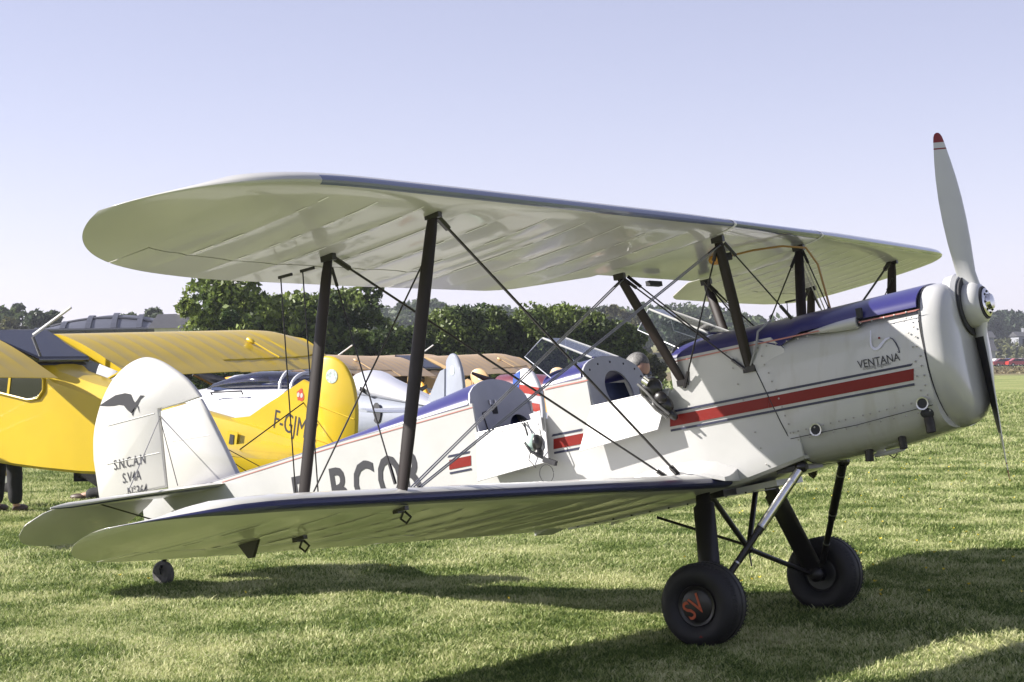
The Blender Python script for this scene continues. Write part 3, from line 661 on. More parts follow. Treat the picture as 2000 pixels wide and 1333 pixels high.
# --- interplane and cabane struts
def strut(a, b_, chord, name, parent=bp_root, mt=STRUTM, k=.42):
    a, b_ = Vector(a), Vector(b_); m_ = MB(); pts = [a.lerp(b_, t) for t in (0, .06, .2, .5, .8, .94, 1)]
    m_.tube(pts, [chord*q/2 for q in (.72, .9, 1, 1.04, 1, .9, .72)], 14, flat=((1, 0, 0), k)); o_ = part(m_, name, mt, parent, smooth=50)
    for p, d in ((a, -1), (b_, 1)):
        q = MB(); q.box(p, (chord*1.1, .03, .035)); part(q, 'strut_fitting', BLACKV, o_)
    return o_
IF_t, IR_t, IF_b, IR_b = (-.455, 2.9, .015), (-1.112, 2.89, -.045), (-.775, 3.05, -1.265), (-1.43, 3.02, -1.33)
for s in (-1, 1):
    f = lambda p: (p[0], s*p[1], p[2])
    strut(f(IF_t), f(IF_b), .074, 'interplane_strut'); strut(f(IR_t), f(IR_b), .070, 'interplane_strut')
    for p in ((-.79, 3.05, -1.315), (-1.44, 3.02, -1.365)):
        q = MB(); x, y, z = f(p); q.box((x, y, z), (.07, .03, .03)); q.box((x-.04, y-s*.03, z-.012), (.03, .05, .02)); q.tube([(x+.02, y, z-.02), (x+.05, y, z-.05), (x+.02, y, z-.075), (x-.01, y, z-.05), (x+.01, y, z-.02)], .006, 6); part(q, 'tie_down_ring', BLACKV)
    q = MB(); q.loft([[(-1.47, s*3.27, -1.345), (-1.60, s*3.27, -1.36), (-1.60, s*3.29, -1.36), (-1.47, s*3.29, -1.345)], [(-1.52, s*3.27, -1.43), (-1.55, s*3.27, -1.43), (-1.55, s*3.29, -1.43), (-1.52, s*3.29, -1.43)]]); part(q, 'aileron_horn', BLACKV)
    CFt, CRt, CFb, CRb = (-.15, .553, -.055), (-.813, .557, -.128), (-.178, .375, -.80), (-.607, .388, -.80)
    strut(f(CFt), f(CFb), .066, 'cabane_strut'); strut(f(CRt), f(CRb), .062, 'cabane_strut')
    def wire(a, b_, r_=.0045, mt=WIRE, pair=0., ends=True, name='bracing_wire'):
        a, b_ = Vector(f(a)), Vector(f(b_)); m_ = MB(); d = (b_-a).normalized()
        for k in ((-1, 1) if pair else (0,)):
            o = Vector((k*pair/2, 0, 0)); m_.tube([a+o, b_+o], r_, 6)
        w_ = part(m_, name, mt)
        if ends:
            q = MB(); q.tube([a, a+d*.10], r_*2.2, 6); part(q, 'turnbuckle', BLACKV, w_); q = MB(); q.tube([b_, b_-d*.10], r_*2.2, 6); part(q, 'turnbuckle', BLACKV, w_)
    wire((-.46, 2.86, .01), (-.70, .46, -1.325), .0078); wire((-1.11, 2.84, -.05), (-.78, .46, -1.325), .0062)
    wire((-.47, 2.9, -.10), (-1.40, 3.02, -1.26), .0042); wire((-1.10, 2.89, -.10), (-.80, 3.05, -1.20), .0042)
    wire((-.82, 2.95, -1.27), (-.15, .553, -.09), .0038, WIREL, .022); wire((-.86, 2.95, -1.27), (-.80, .557, -.15), .0038, WIREL, .022)
    wire((-.80, .54, -.14), (-.20, .38, -.80), .005); wire((-.79, .50, -.13), (-.42, .30, -.60), .005)
    wire((-.16, .545, -.08), (-.60, .395, -.83), .005); wire((-.12, .54, -.08), (.10, .30, -.56), .0045)
    # aileron push rods
    for x, y, l in ((-1.25, 2.93, 0), (-1.36, 2.97, 0)):
        zt_ = uz(y)+.1*(x+.28)-.03; zb_ = lz(y)+.085*(x-.12+.70)+.06
        wire((x, y, zt_-.03), (x-.12, y, zb_+.02), .0035, WIRE, ends=False, name='aileron_rod')
        q = MB(); q.box(f((x+.03, y, zt_-.028)), (.085, .012, .014)); part(q, 'rod_bracket', BLACKV)
# strut across cabane tops (port side dark mirror) and rear-view mirror under the centre section
q = MB(); q.box((-.90, .02, -.135), (.03, .16, .03)); part(q, 'mirror', GREYD)
# pitot / cable from the deck to the front cabane strut
q = MB(); q.tube([(-.165, -.385, -.78), (-.10, -.40, -.68), (-.08, -.39, -.60), (-.02, -.32, -.545)], .007, 7); part(q, 'cable', mat('grey_cable', (.25, .25, .26), .5))

# --- tail
FIN_R = [(-5.804, -.76), (-5.804, -.704), (-5.81, -.452), (-5.785, -.301), (-5.735, -.17), (-5.64, -.02), (-5.52, .10), (-5.39, .175), (-5.26, .212), (-5.13, .212), (-4.99, .155), (-4.85, .055), (-4.74, -.05), (-4.655, -.170), (-4.86, -.183), (-5.072, -.190), (-5.09, -.45), (-5.108, -.76)]
def crom(P, n=6):
    out = []
    for i in range(len(P)-1):
        p0, p1, p2, p3 = P[max(i-1, 0)], P[i], P[i+1], P[min(i+2, len(P)-1)]
        for k in range(n):
            t = k/n; out.append(tuple(.5*(2*p1[c]+(p2[c]-p0[c])*t+(2*p0[c]-5*p1[c]+4*p2[c]-p3[c])*t*t+(3*p1[c]-p0[c]-3*p2[c]+p3[c])*t**3) for c in (0, 1)))
    return out+[P[-1]]
FIN_R = FIN_R[:2]+crom(FIN_R[2:14], 5)+FIN_R[14:]
FIN_F = [(-5.064, -.200), (-4.86, -.192), (-4.665, -.180), (-4.58, -.36), (-4.49, -.58), (-4.41, -.785), (-4.5, -.80), (-5.098, -.80), (-5.082, -.45)]
m_ = MB(); m_.slab([(x, 0, z) for x, z in FIN_R], (0, 1, 0), .046, bevel=.022); rud = part(m_, 'rudder', FABRIC, smooth=50)
m_ = MB(); m_.slab([(x, 0, z) for x, z in FIN_F], (0, 1, 0), .05, bevel=.018); fin = part(m_, 'fin', FABRIC, smooth=50)
m_ = MB(); m_.slab([(-5.36, 0, -.80), (-5.12, 0, -.80), (-5.12, 0, -1.10), (-5.36, 0, -1.06)], (0, 1, 0), .05, bevel=.01); part(m_, 'sternpost', WHITE)
for x0, z0, x1, z1, pa in ((-5.66, -.50, -5.12, -.50, rud), (-4.98, -.44, -4.62, -.455, fin), (-5.60, -.22, -5.12, -.21, rud)):
    t_ = MB(); t_.tube([(x0, -.0235, z0), (x1, -.0235, z1)], .004, 5); part(t_, 'rib_line', FABRIC, pa)
for s_, z, x, sz in (('S.N.C.A.N', -.555, -5.60, .105), ('S.V4A', -.665, -5.53, .105), ('N°364', -.775, -5.50, .105)):
    t = text_mb(s_, sz, (x, -.0265, z), (1, 0, .0), (0, 0, 1), .12, .74, .004); part(t, 'lettering', LETTER, rud, smooth=0)
# bird emblem: spread wing, body and neck
bird = [(-5.68, -.058), (-5.60, -.035), (-5.50, -.01), (-5.40, -.012), (-5.345, -.03), (-5.33, -.075), (-5.315, -.10), (-5.29, -.085), (-5.25, -.055), (-5.21, -.065), (-5.255, -.085), (-5.29, -.12), (-5.33, -.155), (-5.365, -.17), (-5.40, -.14), (-5.43, -.10), (-5.48, -.085), (-5.53, -.085), (-5.60, -.075)]
m_ = MB(); c_ = (-5.40, -.07); c3 = (c_[0], -.0262, c_[1])
P_ = [(x+.02, -.0262, z) for x, z in bird]
m_.add(P_, [tuple(range(len(P_)))]); bo = part(m_, 'bird_emblem', LETTER, rud, smooth=0)
m_ = MB(); m_.add([(-5.345, -.0262, -.165), (-5.30, -.0262, -.13), (-5.335, -.0262, -.195)], [(0, 1, 2)]); m_.add([(-5.28, -.0262, -.12), (-5.265, -.0262, -.13), (-5.262, -.0262, -.19)], [(0, 1, 2)]); part(m_, 'bird_emblem', LETTER, rud, smooth=0)
TT = ([.05, .3, .5, .7, .9, 1.02, 1.10, 1.15], [-4.42, -4.51, -4.61, -4.73, -4.88, -4.98, -5.06, -5.11], [-5.12]*8)
ET = ([.14, .5, .8, 1.0, 1.08, 1.14, 1.18, 1.2], [-5.13, -5.13, -5.13, -5.13, -5.14, -5.17, -5.24, -5.31], [-5.64, -5.66, -5.64, -5.58, -5.53, -5.47, -5.40, -5.34])
tz = lambda X: -.822+.01*(X+4.42) if X > -5.13 else -.829-.43*(-5.13-X)
def flat_surf(tab, s, th, name, parent=bp_root, edge=True):
    ys_, le_, te_ = tab; m_ = MB(); rings = []
    for y in np.linspace(ys_[0], ys_[-1], 22):
        le = interp(y, ys_, le_); te = interp(y, ys_, te_); c = le-te; k = min(1, (ys_[-1]-y)/.12+.25)
        ring = []
        for f, h in ((0, 0), (.04, .45), (.15, .9), (.4, 1), (.8, .7), (1, .15)): ring.append((le-c*f, s*y, tz(le-c*f)+h*th/2*k))
        for f, h in ((1, .15), (.8, .7), (.4, 1), (.15, .9), (.04, .45)): ring.append((le-c*f, s*y, tz(le-c*f)-h*th/2*k))
        rings.append(ring)
    m_.loft(rings, mif=lambda i, j: 1 if (edge and j == 9) else 0); return part(m_, name, [FABRIC, NAVYP], parent, smooth=40)
for s in (-1, 1):
    flat_surf(TT, s, .045, 'tailplane'); flat_surf(ET, s, .034, 'elevator', edge=False)
    w_ = MB(); w_.tube([(-5.06, s*.026, -.24), (-4.72, s*.80, tz(-4.72)+.03)], .0035, 5); part(w_, 'tail_wire', WIREL if s < 0 else WIRE)
    w_ = MB(); w_.tube([(-5.07, s*.026, -.24), (-4.62, s*.42, tz(-4.6)+.03)], .0035, 5); part(w_, 'tail_wire', WIRE)
    w_ = MB(); w_.tube([(-5.03, s*.04, -1.06), (-4.95, s*.85, tz(-4.95)-.02)], .010, 7, flat=((1, 0, 0), .5)); part(w_, 'tailplane_strut', BLACKV)
q = MB(); q.tube([(-5.10, 0, -1.08), (-5.20, 0, -1.22), (-5.27, 0, -1.30)], [.022, .022, .018], 8); q.box((-5.27, 0, -1.32), (.05, .11, .02)); q.box((-5.27, .05, -1.345), (.03, .012, .06)); q.box((-5.27, -.05, -1.345), (.03, .012, .06))
tw = part(q, 'tailwheel_fork', DARKMETAL)
q = MB(); q.lathe([(.03, -.03), (.075, -.032), (.092, -.018), (.096, 0), (.092, .018), (.075, .032), (.03, .03)], (-5.275, 0, -1.372), (0, 1, 0), 24); part(q, 'tailwheel_tyre', mat('old_rubber', (.10, .095, .09), .7, noise=.5, nscale=25), tw)

# --- undercarriage
WC = Vector((-.483, .83, -2.058)); WR = .232
for s in (-1, 1):
    hub = Vector((WC.x, s*WC.y, WC.z))
    ty = MB(); prof = [(.105, -.055), (.125, -.072), (.165, -.086), (.200, -.078), (.2165, -.060), (.2215, -.052), (.2165, -.046), (.2245, -.036), (.2252, -.014), (.2200, -.010), (.2200, -.004)]
    prof = [(r_*1.03, h*1.3) for r_, h in prof]; prof = prof+[(r_, -h) for r_, h in reversed(prof)]
    ty.lathe(prof+[(.10, .06), (.10, -.06)], hub, (0, 1, 0), 56, close=True)
    tyo = part(ty, 'wheel', RUBBER, smooth=40)
    rm = MB(); rm.lathe([(.02, s*.04), (.105, s*.06), (.115, s*.082), (.110, s*.090), (.097, s*.088), (.092, s*.085), (.088, s*.089), (.06, s*.096), (.0, s*.098)], hub, (0, 1, 0), 40); part(rm, 'hub_cap', BLACKV, tyo, smooth=30)
    rm = MB(); rm.lathe([(.115, s*-.06), (.10, s*-.066), (.07, s*-.035), (.04, s*-.06), (.035, s*-.095), (0, s*-.096)], hub, (0, 1, 0), 32); part(rm, 'brake_drum', DARKMETAL, tyo)
    # tread zigzag
    tr = MB()
    for k in range(56):
        a = 2*math.pi*k/56
        for h0, h1 in ((-.082, -.052), (.052, .082)):
            for da in (.0, .06):
                p0 = hub+Vector((math.cos(a+da), 0, math.sin(a+da)))*.2215+Vector((0, h0, 0)); p1 = hub+Vector((math.cos(a+.06-da), 0, math.sin(a+.06-da)))*.2322+Vector((0, h1, 0))
                tr.tube([p0, p1], .0022, 4)
    part(tr, 'tyre_tread', RUBBER, tyo, kind='stuff', smooth=0)
    if s < 0:
        ang = R(-62)
        u = Vector((math.cos(ang+math.pi/2)*0+.82, 0, -.0)); 
        ca = R(28); ud = Vector((math.cos(ca), 0, math.sin(ca))); vd = Vector((-math.sin(ca), 0, math.cos(ca)))
        t = text_mb('SV', .15, hub+Vector((0, -.1, 0))-ud*.075-vd*.048, ud, vd, 0, .78, .010); part(t, 'lettering', ORANGE, tyo, smooth=0)
        t = MB(); t.add([hub+Vector((-.005, -.1125, -.172)), hub+Vector((.02, -.1125, -.172)), hub+Vector((.008, -.1135, -.160))], [(0, 1, 2)]); part(t, 'tyre_mark', RED, tyo, smooth=0)
    # broad faired main leg
    lg = MB(); a = Vector((-.575, s*.44, -1.44)); b_ = Vector((-.492, s*.70, -2.03))
    lg.tube([a.lerp(b_, t) for t in (0, .12, .14, .5, .92, .94, 1)], [.045, .05, .068, .068, .068, .05, .045], 16, flat=((1, 0, 0), .42)); lgo = part(lg, 'main_leg', BLACKV, smooth=40)
    q = MB(); q.tube([hub+Vector((0, -s*.05, 0)), hub+Vector((0, -s*.16, .0))], .026, 12); q.ball(hub+Vector((0, -s*.14, .01)), (.05, .035, .05), 10); part(q, 'axle', BLACKV, lgo)
    # telescopic front strut
    p0, p1 = Vector((0.0, s*.30, -1.395)), Vector((-.425, s*.70, -1.98)); q = MB(); q.tube([p0.lerp(p1, .03), p0.lerp(p1, .50)], .026, 14); sh = part(q, 'shock_strut', CHROME if s < 0 else BLACKV)
    q = MB(); q.tube([p0.lerp(p1, .50), p0.lerp(p1, 1)], .0195, 12); q.tube([p0.lerp(p1, .48), p0.lerp(p1, .56)], .024, 12); q.ball(p0, (.04, .04, .035), 10); part(q, 'strut_tube', BLACKV, sh)
    for t in (.12, .50, .80): q = MB(); q.tube([p0.lerp(p1, t), p0.lerp(p1, t+.012)], .0275 if t < .6 else .021, 14); part(q, 'strut_ring', STEEL, sh)
    # centre V
    q = MB(); q.tube([(-.60, s*.33, -1.44), (-.565, 0, -1.815)], .017, 10); part(q, 'vee_strut', BLACKV)
    q = MB(); q.tube([(-.565, 0, -1.815), (-.50, s*.73, -2.06)], .015, 10); part(q, 'axle_strut', BLACKV)
q = MB(); q.tube([(-1.13, -.02, -1.545), (-.58, 0, -1.79)], .0085, 8); q.ball((-.565, 0, -1.815), .03, 8); q.tube([(-.565, 0, -1.82), (-.565, 0, -1.92)], .005, 6); part(q, 'drag_stay', BLACKV)
q = MB(); q.box((-.05, -.22, -1.40), (.20, .2, .03)); q.box((-.55, 0, -1.47), (.12, .7, .04)); part(q, 'undercarriage_mount', BLACKV)
# belly tray (boxed ribs under the hull)
q = MB(); q.box((-.95, 0, -1.488), (1.45, .36, .035), Matrix.Rotation(R(-2.2), 3, 'Y')); bt = part(q, 'belly_panel', WHITE)
for k in range(11): q = MB(); q.lathe([(.006, 0), (.006, .006)], (-1.6+k*.13, -.1815, -1.492+.028*(-1+k*.13)), (0, -1, 0), 6); part(q, 'rivet', GREYD, bt)

# --- propeller
PC = Vector((1.05, 0, -.671)); pa_ = R(-3.3)
def prop_ring(sgn, r_, chord, beta, th, n_=18):
    zax = Vector((0, math.sin(pa_), math.cos(pa_)))*sgn; yax = Vector((1, 0, 0)).cross(zax)
    c = Vector((1, 0, 0))*math.sin(beta)-yax*math.cos(beta); nn = Vector((1, 0, 0))*math.cos(beta)+yax*math.sin(beta); ring = []
    for j in range(n_):
        a = 2*math.pi*j/n_; u = math.cos(a)*.5; v = math.sin(a)*.5*(.72+.5*math.cos(a)) 
        ring.append(PC+zax*r_+c*(u*chord-.03*chord)+nn*(v*th if v > 0 else v*th*.45))
    return ring
stations = [(.0, .16, 62, .150), (.06, .155, 60, .130), (.12, .125, 56, .095), (.18, .110, 51, .070), (.26, .125, 45, .050), (.36, .150, 38, .036), (.48, .170, 32, .027), (.60, .176, 28, .021), (.72, .165, 24, .017), (.82, .140, 21, .014), (.885, .115, 19, .012), (.893, .112, 19, .012), (.918, .10, 19, .011), (.925, .098, 19, .011), (.955, .080, 18, .010), (.972, .055, 18, .008), (.98, .02, 18, .005)]
hb = MB(); hb.lathe([(.02, -.055), (.115, -.05), (.128, -.02), (.126, .03), (.105, .062), (.085, .070), (.02, .072)], PC, (1, 0, 0), 36)
PWHITE = mat('propeller_white', (.48, .48, .48), .3, coat=.5, noise=.05); PBLACK = mat('propeller_matt_black', (.012, .012, .014), .5)
propo = part(hb, 'propeller', PWHITE, smooth=60)
for sgn in (1, -1):
    m_ = MB(); rs = [prop_ring(sgn, r_, c, R(b_), t_) for r_, c, b_, t_ in stations]
    def mif(i, j, sgn=sgn):
        r_ = stations[i][0]
        if 10 <= i < 11 or 12 <= i < 13 and False: return 2
        if r_ >= .925: return 2
        if i == 10: return 2
        back = (10 <= j <= 16)
        return 1 if back and .17 < r_ < .65 else 0
    m_.loft(rs, mif=mif); part(m_, 'blade', [PWHITE, PBLACK, RED], propo, smooth=50)
q = MB(); q.lathe([(.078, .070), (.080, .082), (.070, .088), (.045, .090), (.040, .112), (.020, .118), (.0, .119)], PC, (1, 0, 0), 28); hpz = part(q, 'hub_plate', CHROME, propo)
q = MB(); q.lathe([(.079, .066), (.092, .068), (.092, .074), (.079, .075)], PC, (1, 0, 0), 28); part(q, 'hub_ring', GREYD, propo)
for k in range(8):
    a = 2*math.pi*k/8; q = MB(); c = PC+Vector((.084, math.cos(a)*.060, math.sin(a)*.060)); q.lathe([(.008, 0), (.008, .007), (.004, .008), (.004, .012), (0, .012)], c, (1, 0, 0), 6); part(q, 'hub_bolt', DARKMETAL, propo)

# ------------------------------------------------------------------ things left on the biplane
def thing_mesh(mb, name, mats, label, cat, xf=BX, loc=None, **k): return build(mb, name, mats, None, xf, label=label, cat=cat, origin=loc, **k)
loc = BX((-.75, -.42, -.85)); hr = root('flying_helmet', loc, 'black leather flying helmet hanging over the edge of the front cockpit', 'helmet')
q = MB(); q.ball((-.80, -.43, -.80), (.075, .05, .07), 14, rot=Matrix.Rotation(R(-25), 3, 'Y')); q.ball((-.73, -.445, -.90), (.055, .045, .075), 12, rot=Matrix.Rotation(R(-40), 3, 'Y')); q.ball((-.69, -.44, -.965), (.028, .028, .05), 10, rot=Matrix.Rotation(R(-35), 3, 'Y')); build(q, 'shell', LEATHER, hr, BX)
q = MB(); q.ball((-.725, -.475, -.87), (.045, .028, .042), 14); build(q, 'ear_cup', BLACKV, hr, BX)
q = MB(); q.tube([(-.86, -.47, -.76), (-.80, -.487, -.82), (-.74, -.50, -.90), (-.68, -.485, -.97)], .008, 6); q.tube([(-.83, -.475, -.84), (-.76, -.49, -.93), (-.70, -.48, -.99)], .007, 6); build(q, 'strap', mat('worn_strap', (.10, .10, .10), .3), hr, BX)
q = MB(); q.tube([(-.82, -.48, -.745), (-.78, -.492, -.775)], .018, 8, flat=((0, 0, 1), .5)); q.tube([(-.80, -.487, -.73), (-.765, -.495, -.76)], .010, 8); build(q, 'buckle', CHROME, hr, BX)
loc = BX((-1.655, -.45, -.98)); hr = root('headset', loc, 'pale green headset with black cushions dangling outside the rear cockpit', 'headset')
q = MB(); q.ball((-1.665, -.445, -.975), (.045, .035, .052), 14); build(q, 'ear_shell', GREENH, hr, BX)
q = MB(); q.ball((-1.632, -.440, -.985), (.034, .040, .055), 12); build(q, 'ear_cushion', LEATHER, hr, BX)
q = MB(); q.ball((-1.625, -.45, -1.045), (.03, .03, .03), 10); q.tube([(-1.70, -.47, -.97), (-1.66, -.485, -1.03), (-1.60, -.48, -1.07), (-1.56, -.47, -1.10)], .009, 7); build(q, 'head_band', LEATHER, hr, BX)
q = MB(); q.tube([(-1.75, -.40, -.83), (-1.70, -.44, -.88), (-1.68, -.46, -.94)], .0045, 6); q.tube([(-1.73, -.40, -.83), (-1.69, -.44, -.92), (-1.66, -.47, -.99)], .0045, 6); q.tube([(-1.66, -.48, -1.02), (-1.68, -.49, -1.08), (-1.64, -.49, -1.13)], .0035, 6); q.tube([(-1.60, -.47, -1.08), (-1.57, -.47, -1.02), (-1.585, -.46, -.93), (-1.60, -.44, -.87)], .0035, 6); q.tube([(-1.57+.05*math.cos(a), -.49, -1.18+.055*math.sin(a)) for a in np.linspace(0, 6.2, 16)], .0022, 5); build(q, 'cord', GREYD, hr, BX)
q = MB(); q.box((-1.545, -.47, -1.11), (.09, .03, .03), Matrix.Rotation(R(25), 3, 'Y')); build(q, 'plug', GREYD, hr, BX)
q = MB(); q.slab([(-1.68, -.40, -.80), (-1.60, -.40, -.79), (-1.575, -.44, -.85), (-1.565, -.46, -.93), (-1.60, -.45, -.90), (-1.65, -.43, -.86)], (0, -1, .1), .006, bevel=.002); thing_mesh(q, 'cloth_flap', mat('grey_cloth', (.45, .45, .46), .8, noise=.2, nscale=30), 'grey cloth flap folded over the rear cockpit sill above the headset', 'cloth', loc=BX((-1.62, -.42, -.86)))

# ==================================================================== OTHER AIRCRAFT
def frame(loc, yaw, pitch, k=1.):
    cy, s_y, cp, sp = math.cos(yaw), math.sin(yaw), math.cos(pitch), math.sin(pitch); loc = Vector(loc)
    def xf(p):
        x, y, z = p[0]*k, p[1]*k, p[2]*k; a = cp*x-sp*z; c = sp*x+cp*z
        return Vector((cy*a-s_y*y, s_y*a+cy*y, c))+loc
    return xf
def ell_ring(X, w, zt, zb, n=20, e=2.6):
    zc, hh = (zt+zb)/2, (zt-zb)/2
    return [(X, w*math.copysign(abs(math.cos(a))**(2/e), math.cos(a)), zc+hh*math.copysign(abs(math.sin(a))**(2/e), math.sin(a))) for a in [2*math.pi*j/n for j in range(n)]]
def simple_wing(par, xf, s, y0, y1, le0, chord, z0, dih, mt, gapm, tip=.9, ail=(2.7, 4.9), name='wing', tk=1., sweep=0., inc=.03, sag=.010):
    rings = {0: [], 1: []}
    ribs = list(np.arange(y0, y1-.3, .34)); ys = []
    for r_ in ribs: ys += [(r_, 0), (r_+.03, .5), (r_+.17, 1), (r_+.31, .5)]
    ys = [q for q in ys if q[0] < y1-tip]+[(y, 0) for y in y1-tip*(1-np.sin(np.linspace(0, math.pi/2, 12)))]
    def sect(y, sg, f0, f1):
        t = max(0, (y-(y1-tip))/tip); c = chord*math.sqrt(max(1-t**2.4, .004)); le = le0-sweep*(y-y0)-(chord-c)*.42
        return wing_section(y, le, le-c, z0+dih*(y-y0), inc, f0, f1, sg*sag, s, tk*max(.35, min(1, c/chord*1.2)))[0]
    m_ = MB()
    ail = (ail[0], min(ail[1], y1-tip*.45))
    for a, b_, f1 in ((y0, ail[0], 1), (ail[0], ail[1], .78), (ail[1], y1, 1)):
        yy = [(a, .3)]+[q for q in ys if a+.01 < q[0] < b_-.01]+[(b_, 0)]
        m_.loft([sect(y, sg, 0, f1) for y, sg in yy])
    o_ = build(m_, name, mt, par, xf, smooth=28)
    a, b_ = ail[0]+.012, ail[1]-.012; m2 = MB(); yy = [(a, .2)]+[q for q in ys if a+.01 < q[0] < b_-.01]+[(b_, 0)]
    m2.loft([[(p[0], p[1], p[2]-.012) for p in sect(y, sg, .795, 1)] for y, sg in yy]); build(m2, 'aileron', mt, o_, xf, smooth=28)
    return o_
def chaikin(pts, it=2):
    for _ in range(it):
        q = []
        for i in range(len(pts)):
            a, b_ = pts[i], pts[(i+1) % len(pts)]; q += [(a[0]*.78+b_[0]*.22, a[1]*.78+b_[1]*.22), (a[0]*.22+b_[0]*.78, a[1]*.22+b_[1]*.78)]
        pts = q
    return pts
def slab_part(pts, y, th, name, mt, par, xf, bev=.02, smooth=40):
    if name in ('rudder', 'side_window', 'window_interior'): pts = chaikin(pts)
    m_ = MB(); m_.slab([(p[0], y, p[1]) for p in pts], (0, 1, 0), th, bevel=bev); return build(m_, name, mt, par, xf, smooth=smooth)
def wheel_part(par, xf, c, r_, w=.12):
    m_ = MB(); m_.lathe([(.4*r_, -w*.4), (.75*r_, -w/2), (.95*r_, -w*.4), (r_, 0), (.95*r_, w*.4), (.75*r_, w/2), (.4*r_, w*.4)], c, (0, 1, 0), 20); o_ = build(m_, 'wheel', RUBBER, par, xf)
    m_ = MB(); m_.lathe([(.0, -w*.46), (.45*r_, -w*.44), (.45*r_, w*.44), (0, w*.46)], c, (0, 1, 0), 16); build(m_, 'rim', STEEL, o_, xf)

def high_wing_plane(loc, yaw, pitch, k, mt, label, letters):
    xf = frame(loc, yaw, pitch, k)
    r_ = root('high_wing_airplane', loc, label, 'airplane', 'light aircraft parked behind the biplane')
    st = [(1.42, .17, -.62, -1.02), (1.25, .30, -.50, -1.18), (.8, .36, -.44, -1.50), (.2, .37, -.30, -1.66), (-.15, .37, -.05, -1.66), (-.5, .37, -.14, -1.64), (-.95, .37, -.22, -1.60), (-1.05, .37, -.27, -1.59), (-1.66, .36, -.33, -1.52), (-2.3, .325, -.36, -1.42), (-3.2, .235, -.41, -1.24), (-4.2, .135, -.45, -1.05), (-5.0, .06, -.52, -.92), (-5.25, .03, -.55, -.88)]
    m_ = MB(); rings = []
    for X, w, zt, zb in st:
        zs = zt-.16 if X < -.1 else zt-.12
        rings.append([(X, w, zs), (X, w, (zs+zb)/2), (X, w*.97, zb+.04), (X, w*.8, zb), (X, -w*.8, zb), (X, -w*.97, zb+.04), (X, -w, (zs+zb)/2), (X, -w, zs), (X, -w*.72, zt-.02), (X, -w*.3, zt), (X, w*.3, zt), (X, w*.72, zt-.02)])
    m_.loft(rings); fu = build(m_, 'fuselage', mt, r_, xf, smooth=22)
    # roof glazing and side windows
    m_ = MB(); m_.slab([(.0, -.50, .06), (.0, .80, .06), (-.95, .55, -.155), (-.95, -.36, -.155)], (.20, 0, 1), .08, bevel=.02); build(m_, 'roof_window', TINT, r_, xf)
    m_ = MB(); m_.slab([(-.04, -.46, -.0), (-.04, .74, -.0), (-.92, .50, -.22), (-.92, -.34, -.22)], (.20, 0, 1), .02); build(m_, 'cabin_interior', GREYD, r_, xf)
    for s in (-1, 1):
        wp = [(.45, -.36), (.25, -.24), (-.55, -.25), (-.78, -.30), (-.90, -.42), (-.92, -.56), (-.84, -.68), (-.66, -.73), (.45, -.72)]
        o_ = slab_part(wp, s*.374, .018, 'side_window', TINT, r_, xf, .005)
        slab_part([(p[0]*.99, p[1]) for p in wp], s*.366, .02, 'window_interior', GREYD, o_, xf, .03)
        for i in range(len(wp)): pass
        m_ = MB(); m_.tube([(p[0], s*.385, p[1]) for p in wp+[wp[0]]], .018, 6); build(m_, 'window_frame', mt, o_, xf)
        m_ = MB(); m_.box((-.30, s*.388, -.48), (.04, .012, .46)); build(m_, 'window_frame', mt, o_, xf)
        w_ = simple_wing(r_, xf, s, .50 if s < 0 else .84, 5.33, 0, 1.60, .0, .022, mt, GREYD, inc=.175, sag=.012)
        for f0 in ((-.02, -.55, -1.40),):
            m_ = MB(); m_.tube([(.55, s*.38, -1.5), (-.25, s*2.75, -.04)], .03, 8, flat=((1, 0, 0), .5)); build(m_, 'wing_strut', mt, r_, xf)
            m_ = MB(); m_.tube([(.30, s*.38, -1.5), (-1.0, s*2.75, -.16)], .025, 8, flat=((1, 0, 0), .5)); build(m_, 'wing_strut', mt, r_, xf)
        m_ = MB(); m_.ball((-.80, s*3.85, .09), (.09, .04, .04), 8, rot=Matrix.Rotation(R(-15), 3, 'Y')); m_.tube([(-.86, s*3.85, .08), (-1.18, s*3.86, -.02), (-1.36, s*3.87, -.07)], .016, 6); build(m_, 'aileron_horn', mt, w_, xf)
        # tail
        m_ = MB(); rings = []
        for y in np.linspace(.05, 1.45, 12):
            c = .95*math.sqrt(max(1-(y/1.5)**3, .02)); le = -4.35-.25*y**2*.4
            rings.append([(le-c*f, s*y, -.62+h) for f, h in ((0, 0), (.2, .02), (.8, .015), (1, 0), (.8, -.015), (.2, -.02))])
        m_.loft(rings); build(m_, 'tailplane', mt, r_, xf)
        wheel_part(r_, xf, (.85, s*.9, -2.10), .24, .16)
        m_ = MB(); m_.tube([(.8, s*.3, -1.42), (.85, s*.82, -2.08)], .035, 8, flat=((1, 0, 0), .4)); m2 = build(m_, 'gear_leg', mt, r_, xf)
        m_ = MB(); m_.tube([(.2, s*.3, -1.45), (.83, s*.82, -2.08)], .03, 8, flat=((1, 0, 0), .4)); build(m_, 'gear_leg', mt, r_, xf)
        if s > 0:
            m_ = MB(); m_.tube([(-4.86, .04, -.05), (-4.75, 1.0, -.60)], .008, 5); build(m_, 'tail_wire', WIRE, r_, xf)
    finp = [(-3.75, -.44), (-4.05, -.36), (-4.22, -.22), (-4.80, .22), (-4.90, .20), (-4.98, .17), (-5.0, -.5), (-4.95, -.85), (-4.6, -.62)]
    rudp = [(-5.01, .16), (-4.92, .21), (-4.88, .35), (-4.92, .47), (-5.05, .55), (-5.2, .565), (-5.38, .50), (-5.53, .33), (-5.63, .08), (-5.67, -.25), (-5.68, -.62), (-5.55, -.86), (-5.03, -.92)]
    fin = slab_part(finp, 0, .09, 'fin', mt, r_, xf, .02); rud = slab_part(rudp, 0, .07, 'rudder', mt, r_, xf, .03)
